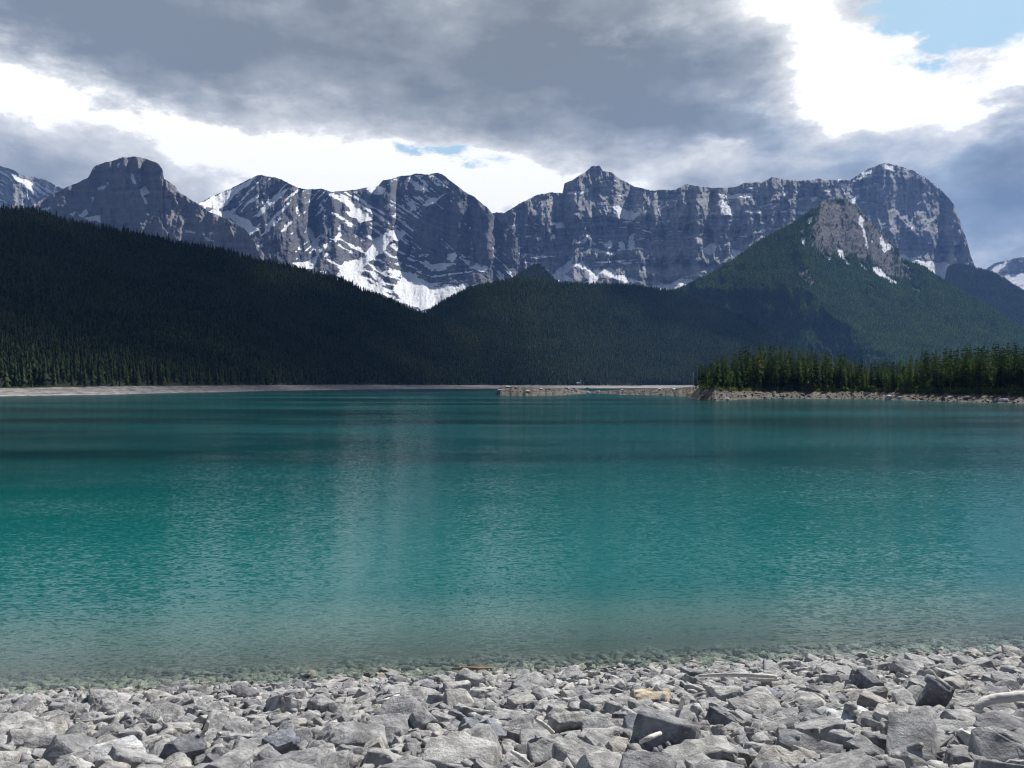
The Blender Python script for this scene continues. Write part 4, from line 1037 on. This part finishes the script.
def try_rock(x, y, size, k, sink, tilt):
    dims = shapes[k][1]
    z = drop(x, y, size, dims, sink)
    e = (rs.normal(0, tilt) - .12, rs.normal(0, tilt), rs.uniform(0, 6.283))
    ROCKS.append([x, y, z, size, k, e])
def region(n, u0, u1):
    out_ = []
    while len(out_) < n:
        y = rs.uniform(5.4, 23); x = rs.uniform(-18.4, 18.4)
        if abs(x) > .64 * y + 6.5: continue
        u = y - shore_y(x)
        if u0 < u < u1: out_.append((x, y))
    return out_
bins = {}
for a, b, c in ROCKS_L: bins.setdefault((int(a // .7), int(b // .7)), []).append((a, b, c))
for (x, y) in region(4600, -12, 1.0):
    try_rock(x, y, float(rs.uniform(.10, .24)), rs.randint(len(shapes)), .30, .4)
for (x, y) in region(13000, -12, .3):
    s = float(np.clip(rs.lognormal(math.log(.275), .42), .15, .58)) * (1 + .15 * sstep(-6, -9, np.array(y - shore_y(x)))[()]) * (1 - .45 * sstep(-3.5, 0, np.array(y - shore_y(x)))[()])
    if any((x - a) ** 2 + (y - b) ** 2 < (.32 * (s + c)) ** 2 for i in (-1, 0, 1) for j in (-1, 0, 1) for a, b, c in bins.get((int(x // .7) + i, int(y // .7) + j), ())): continue
    bins.setdefault((int(x // .7), int(y // .7)), []).append((x, y, s)); try_rock(x, y, s, rs.randint(len(shapes)), .26, .24)
def hm(x, y, r):
    i, j, q = int((x - gx0) / cell), int((y - gy0) / cell), int(r / cell)
    return Hm[max(0, j - q):j + q + 1, max(0, i - q):i + q + 1].mean()
for (x, y) in region(11000, -12, 1.2):                # lesser stones only settle in the gaps
    s = float(rs.uniform(.07, .24))
    if hm(x, y, s * .4) > hm(x, y, .42) - .015: continue
    try_rock(x, y, s, rs.randint(len(shapes)), .3, .45)
for (x, y) in region(2600, -.3, 4.0):          # under the water
    try_rock(x, y, float(rs.uniform(.10, .30)), rs.randint(len(shapes)), .45, .25)
info = []
for r in ROCKS:
    px, py = screen(r[0], r[1], r[2]); info.append((px, py, r[3] / r[1] * F))
order = sorted(range(len(ROCKS)), key=lambda i_: -(info[i_][2] if 4 < info[i_][0] < 1020 and info[i_][1] < 772 and ROCKS[i_][2] > .05 else 0))
single = set(order[:275])
cells = {}
for i_ in order[:275]:
    px, py, sz = info[i_]
    mk = min(land_marks, key=lambda m_: math.hypot(px - m_[0], (py - m_[1]) * 1.3))
    ddx, ddy = px - mk[0], (py - mk[1]) * 1.5
    side = ('right of' if ddx > 0 else 'left of') if abs(ddx) > abs(ddy) else ('just below' if ddy > 0 else 'just above')
    szn = 'large' if sz > 42 else ('mid-sized' if sz > 27 else 'smaller')
    key = (mk[2], side, szn, shapes[ROCKS[i_][4]][0])
    cells.setdefault(key, []).append((math.hypot(ddx, ddy), i_))
for key, lst in cells.items():
    lst.sort()
    for n_, (_, i_) in enumerate(lst):
        x, y, z, s, k, e = ROCKS[i_]
        o = link('rock', protoR[k][0]); o.location = (x, y, z); o.scale = (s,) * 3; o.rotation_euler = e
        pre = f'{key[2]} {key[3]} grey rock'
        if len(lst) == 1: lab = f'{pre} {key[1]} {key[0]}'
        else: lab = f'{pre} {key[1]} {key[0]}, {ords[n_]} of its kind outward'
        tag(o, lab, 'rock', 'rocks of the stony shore')
# all the lesser stones as one heap
Vs, Ts, off = [], [], 0
for i_, (x, y, z, s, k, e) in enumerate(ROCKS):
    if i_ in single: continue
    _, V, T = (protoR if s > .2 and z > -.15 else protoS)[k]
    Rm = np.array(Euler(e).to_matrix())
    Vs.append(V @ Rm.T * s + np.array([x, y, z])); Ts.append(T + off); off += len(V)
tag(link('rubble', np_mesh('rubble', np.concatenate(Vs), np.concatenate(Ts), [M['stone_mix']])), 'loose grey rubble and small stones filling the shore between the rocks', 'rubble', kind='stuff')

# ------------------------------------------------------------------ driftwood
def wood(name, pts, rad, label, mat='wood', sides=9, lift=.22, seed=0):
    rs2 = np.random.RandomState(seed + 5)
    W = []
    for px, py, up in pts:
        x, y = ground_at(px, py, lift + up); W.append(Vector((x, y, plane(x, y) + lift + up)))
    c = W[0].copy()
    # resample smoothly
    res, rr = [], []
    n = len(W)
    for k in range(n - 1):
        p0, p1, p2, p3 = W[max(k - 1, 0)], W[k], W[k + 1], W[min(k + 2, n - 1)]
        for q in range(6):
            t = q / 6.
            res.append(.5 * ((2 * p1) + (p2 - p0) * t + (2 * p0 - 5 * p1 + 4 * p2 - p3) * t * t + (3 * p1 - p0 - 3 * p2 + p3) * t ** 3)); rr.append(rad[k] + (rad[k + 1] - rad[k]) * t)
    res.append(W[-1]); rr.append(rad[-1])
    res = [p - c for p in res]
    v, t = tube(res, rr, sides, .10, rs2)
    o = link(name, mesh_from(v, t, name, M[mat], True)); o.location = c
    return tag(o, label, 'driftwood', 'driftwood on the stones')
wood('driftwood_log', [(977, 711, .05), (980, 704, .12), (990, 699.5, .16), (1008, 697, .18), (1034, 695, .18), (1060, 694, .15)], [.035, .046, .052, .056, .06, .055], 'thick bleached driftwood log, curved like a bow, lying against the rocks', lift=.25)
wood('driftwood_log', [(698, 675.5, .05), (725, 674.5, .08), (752, 675, .08), (776, 676.5, .03)], [.02, .03, .035, .03], 'straight pale driftwood pole lying level on the rocks above the tan stone', lift=.26)
wood('driftwood_stick', [(748, 678, .0), (762, 679.5, .0), (778, 679, .0)], [.02, .03, .025], 'thin broken stick just under the straight driftwood pole', lift=.24)
wood('driftwood_stick', [(208, 722, .18), (206, 729, .05), (203, 735, .0)], [.022, .03, .03], 'short bleached stick wedged upright between grey rocks', lift=.25)
wood('driftwood_stick', [(683, 698, .22), (681.5, 703, .12), (680, 708, .0)], [.022, .028, .026], 'short white stub of driftwood standing between rocks, beside the tan stone', lift=.24)
wood('driftwood_stick', [(640, 742, .05), (650, 737, .1), (660, 733, .05)], [.018, .024, .02], 'short pale driftwood stick lying aslant in front of the flagstone', lift=.28)
wood('driftwood_stick', [(536, 719, .18), (545, 725, .12), (553, 732, .0)], [.018, .024, .02], 'bleached driftwood stick leaning beside the pale boulder on edge', lift=.25)
wood('driftwood_stick', [(376, 702, .05), (388, 699, .08), (399, 695, .05)], [.018, .022, .016], 'slender bleached stick lying across small stones halfway up the bank', lift=.26)
wood('driftwood_branch', [(452, 668.5, .0), (463, 668, .03), (476, 668.2, .03), (492, 667.5, .0)], [.018, .03, .03, .015], 'thin reddish-brown branch floating at the edge of the water', 'redwood', lift=.18)
wood('driftwood_stick', [(512, 751, .0), (520, 756, .05), (529, 763, .0)], [.018, .022, .018], 'grey driftwood stick in the gap beside the pale flat-topped block', lift=.24)

# ------------------------------------------------------------------ stones on spit and bank
rs = np.random.RandomState(5)
def bank_rock(surf, px, f_, wpx, mat, label, group, k):
    p = surf(px, f_); s = wpx / F * p[1]
    o = link('boulder', bm_cache.setdefault((mat, k), rock_mesh('boulder', 1500 + k, (1, .8, .55), 8, M[mat])[0])); o.location = p + np.array([0, 0, s * .12]); o.scale = (s,) * 3; o.rotation_euler = (rs.normal(0, .15), rs.normal(0, .15), rs.uniform(0, 6.28))
    tag(o, label, 'boulder', group)
bm_cache = {}
for k, (px, f_, wpx, mat, lab) in enumerate([
    (727, .02, 6, 'stone_white', 'white boulder at the water edge under the peninsula tip'),
    (889, .12, 9, 'stone_pale', 'pale boulder at the foot of the bank below the bright broadleaf tree'),
    (899, .10, 6, 'stone_white', 'whitish boulder just right of the pale one below the bright broadleaf tree'),
    (866, .45, 6, 'stone_pale', 'pale boulder halfway up the bank below the gap in the conifers'),
    (1004, .12, 9, 'stone_white', 'large whitish boulder on the bank near the right-hand picture edge'),
    (996, .10, 6, 'stone_pale', 'pale boulder left of the large whitish one on the bank'),
    (950, .3, 5, 'stone_pale', 'pale boulder on the bank below the grey-green broadleaf tree'),
    (970, .4, 5, 'stone_pale', 'pale boulder on the bank below the dull green broadleaf tree'),
    (500, .5, 7, 'stone', 'dark grey boulder at the outer tip of the spit'), (508, .95, 7, 'stone', 'grey boulder on the highest part of the spit'), (516, .8, 6, 'stone_pale', 'pale boulder beside the highest part of the spit'),
    (527, .35, 8, 'stone_pale', 'light flat boulder in front of the dark middle of the spit'), (541, .85, 6, 'stone_pale', 'pale boulder on the crest of the spit'), (549, .8, 5, 'stone', 'grey boulder on the crest of the spit'), (567, .9, 7, 'stone_pale', 'pale boulder at the landward rise of the spit'),
    (575, .6, 6, 'stone_white', 'white boulder near the low neck of the spit'), (588, .4, 5, 'stone_white', 'white boulder on the low neck of the spit'), (598, .5, 6, 'stone_pale', 'pale boulder at the end of the low neck of the spit'), (622, .8, 6, 'stone_pale', 'pale boulder where the spit widens towards the trees'), (660, .8, 6, 'stone_pale', 'pale boulder close to the bleached snag'), (674, .7, 6, 'stone_white', 'white boulder close to the bleached snag')]):
    bank_rock(surfP if px > 700 else surfQ, px, f_, wpx * (.8 if px > 700 else .62), mat, lab, 'boulders on the far bank and spit', k)

V_, T_, off = [], [], 0
for k in range(2000):
    if rs.rand() < .6: px = rs.uniform(700, 1060); p = surfP(px, rs.beta(1.2, 1.6)); 
    else: px = rs.uniform(497, 698); p = surfQ(px, rs.uniform(0, 1))
    s_ = rs.lognormal(math.log(.40), .5); k2 = rs.randint(len(protoS)); Rm = np.array(Euler((rs.normal(0, .3), rs.normal(0, .3), rs.uniform(0, 6.3))).to_matrix())
    V_.append(protoS[k2][1] @ Rm.T * s_ + p + np.array([0, 0, s_ * .12])); T_.append(protoS[k2][2] + off); off += len(protoS[k2][1])
tag(link('gravel', np_mesh('gravel', np.concatenate(V_), np.concatenate(T_), [M['stone_bank']])), 'loose stones strewn over the far bank and the rocky spit', 'stones', kind='stuff')

# ------------------------------------------------------------------ boat and shore hut
def poly_mesh(name, V, Fq, mat, parent, bevel=.0):
    bm = bmesh.new(); vs = [bm.verts.new(v) for v in V]
    for f in Fq: bm.faces.new([vs[i_] for i_ in f])
    bmesh.ops.recalc_face_normals(bm, faces=bm.faces)
    if bevel: bmesh.ops.bevel(bm, geom=bm.edges[:], offset=bevel, segments=2, affect='EDGES')
    me = bpy.data.meshes.new(name); bm.to_mesh(me); bm.free(); me.materials.append(mat)
    return link(name, me, parent)
def box(name, c, s, mat, parent, bevel=.02, top=1.):
    x, y, z = c; a, b, h = s[0] / 2, s[1] / 2, s[2] / 2
    V = [(x - a, y - b, z - h), (x + a, y - b, z - h), (x + a, y + b, z - h), (x - a, y + b, z - h), (x - a * top, y - b * top, z + h), (x + a * top, y - b * top, z + h), (x + a * top, y + b * top, z + h), (x - a * top, y + b * top, z + h)]
    return poly_mesh(name, V, [(0, 1, 2, 3), (4, 5, 6, 7), (0, 1, 5, 4), (1, 2, 6, 5), (2, 3, 7, 6), (3, 0, 4, 7)], mat, parent, bevel)
boat = link('motorboat', None); tag(boat, 'small white motorboat with a blue stripe moored beyond the rocky spit', 'boat')
D_ = 1900.
boat.location = ((587.5 - CX) / F * D_, D_, 0); boat.scale = (1.5,) * 3; boat.rotation_euler = (0, 0, R(12))
V, Fq = [], []
st = [(-3.2, .95, .95), (-2, 1.1, .95), (-.5, 1.15, 1.0), (1.2, 1.0, 1.1), (2.5, .55, 1.25), (3.3, .04, 1.4)]
for x, b, z in st: V += [(x, -b, z), (x, -b * .75, .1), (x, 0, -.25 + max(0, x - 1.5) * .15), (x, b * .75, .1), (x, b, z)]
for k in range(len(st) - 1):
    for q in range(4): a = k * 5 + q; Fq.append((a, a + 1, a + 6, a + 5))
    Fq.append((k * 5 + 4, k * 5, k * 5 + 5, k * 5 + 9))
Fq.append((0, 1, 2, 3, 4)); n = (len(st) - 1) * 5; Fq.append((n, n + 1, n + 2, n + 3, n + 4))
poly_mesh('hull', V, Fq, M['white'], boat)
cab = box('cabin', (.2, 0, 1.6), (2.2, 1.6, 1.1), M['white'], boat, .06, .82); box('windscreen', (1.22, 0, 1.7), (.12, 1.2, .55), M['glass'], cab, .02, .9)
box('stripe', (-.9, -1.125, .82), (4.2, .06, .14), M['blue'], boat, .01); box('outboard_motor', (-3.4, 0, .8), (.4, .35, 1.0), M['black'], boat, .05, .8)
hut = link('shore_hut', None); tag(hut, 'small white shore hut with a tall end tower before the dark forest', 'hut')
D_ = 2080.; hut.location = ((579 - CX) / F * D_, D_, CH + (HY - 384.3) / F * D_); hut.scale = (1.15,) * 3
box('wall', (-1.2, 0, 1.8), (8.4, 6, 3.6), M['white'], hut, .04)
rf = poly_mesh('roof', [(-5.7, -3.4, 3.62), (3.1, -3.4, 3.62), (3.1, 3.4, 3.62), (-5.7, 3.4, 3.62), (-5.7, 0, 5.0), (3.1, 0, 5.0)], [(0, 1, 2, 3), (0, 1, 5, 4), (3, 2, 5, 4), (0, 3, 4), (1, 2, 5)], M['roof'], hut)
tw = box('tower', (4.1, 0, 5.2), (2.0, 3, 10.4), M['white'], hut, .04); box('cap', (4.1, 0, 10.55), (2.3, 3.3, .3), M['roof'], tw, .02)
for wx_ in (-3.6, -1.2, 1.2): box('window', (wx_, -3.03, 1.9), (1.1, .12, 1.2), M['glass'], hut, .02)
box('door', (4.1, -1.53, 1.2), (.9, .1, 2.1), M['roof'], hut, .02)

# ------------------------------------------------------------------ unseen clouds placed above the frame to shade the long hill and the shoulder hill
m, nt, out = material('shade_cloud')
cd = nt.new('ShaderNodeBsdfDiffuse'); cd.inputs[0].default_value = (.8, .81, .83, 1); ct = nt.new('ShaderNodeBsdfTranslucent'); ct.inputs[0].default_value = (.8, .81, .83, 1)
cm = nt.new('ShaderNodeMixShader'); cm.inputs[0].default_value = .4; nt.l.new(cd.outputs[0], cm.inputs[1]); nt.l.new(ct.outputs[0], cm.inputs[2])
ctr = nt.new('ShaderNodeBsdfTransparent'); cx2 = nt.new('ShaderNodeMixShader')
thin = nt.maprange(nt.noise(objpos(nt), 1 / 420., 6, .6), .42, .66, .06, .75)
gsep = nt.new('ShaderNodeSeparateXYZ'); nt.set(gsep.inputs[0], nt.new('ShaderNodeTexCoord').outputs['Generated'])
gx_, gy_ = (nt.math('MULTIPLY_ADD', gsep.outputs[k], 2., -1.) for k in (0, 1))
thin = nt.math('MAXIMUM', thin, nt.maprange(nt.math('SQRT', nt.math('ADD', nt.math('MULTIPLY', gx_, gx_), nt.math('MULTIPLY', gy_, gy_))), .55, .97))
nt.set(cx2.inputs[0], thin); nt.l.new(cm.outputs[0], cx2.inputs[1]); nt.l.new(ctr.outputs[0], cx2.inputs[2]); nt.l.new(cx2.outputs[0], out.inputs['Surface'])
def cloud(c, rx, ry, rz, seed, label):
    bm = bmesh.new(); bmesh.ops.create_icosphere(bm, subdivisions=6, radius=1.)
    V = np.array([v.co[:] for v in bm.verts]); T = np.array([[v.index for v in f.verts] for f in bm.faces]); bm.free()
    n1 = ridged(V[:, 0] * 1.6 + V[:, 2], V[:, 1] * 1.6 - V[:, 2] * .7, seed, 5, .55)
    r = 1 + .22 * n1
    V = V * r[:, None]
    V[:, 2] = np.where(V[:, 2] < 0, V[:, 2] * .35, V[:, 2])
    V = V * np.array([rx, ry, rz]) + np.array(c)
    tag(link('cloud', np_mesh('cloud', V, T, [m], True)), label, 'cloud', kind='structure')
sd = np.array(d[:])
def over(x, y, z, top): return np.array([x, y, z]) + sd * ((top - z) / sd[2])
cloud(over(-850, 1880, 150, 3700), 1130, 1380, 420, 61, 'broad grey-bottomed cloud high overhead, out of view, placed to shade the long wooded hill')
cloud(over(1000, 4000, 450, 3800), 560, 620, 380, 62, 'smaller unseen cloud high overhead, added to shade the near flank of the shoulder hill')  # added out of view to darken the shoulder hill's left flank

# ------------------------------------------------------------------ the air
HAZE = 3.0e-5
m, nt, out = material('pale_blue_air')
pv = nt.new('ShaderNodeVolumePrincipled'); pv.inputs['Color'].default_value = (.20, .41, 1., 1); pv.inputs['Density'].default_value = HAZE; pv.inputs['Anisotropy'].default_value = 0.
nt.l.new(pv.outputs[0], out.inputs['Volume'])
hz = box('haze', (0, 4500, 1490), (32000, 17000, 3000), m, None, 0)
tag(hz, 'thin blue haze of the air over the lake and mountains', 'haze', kind='stuff')
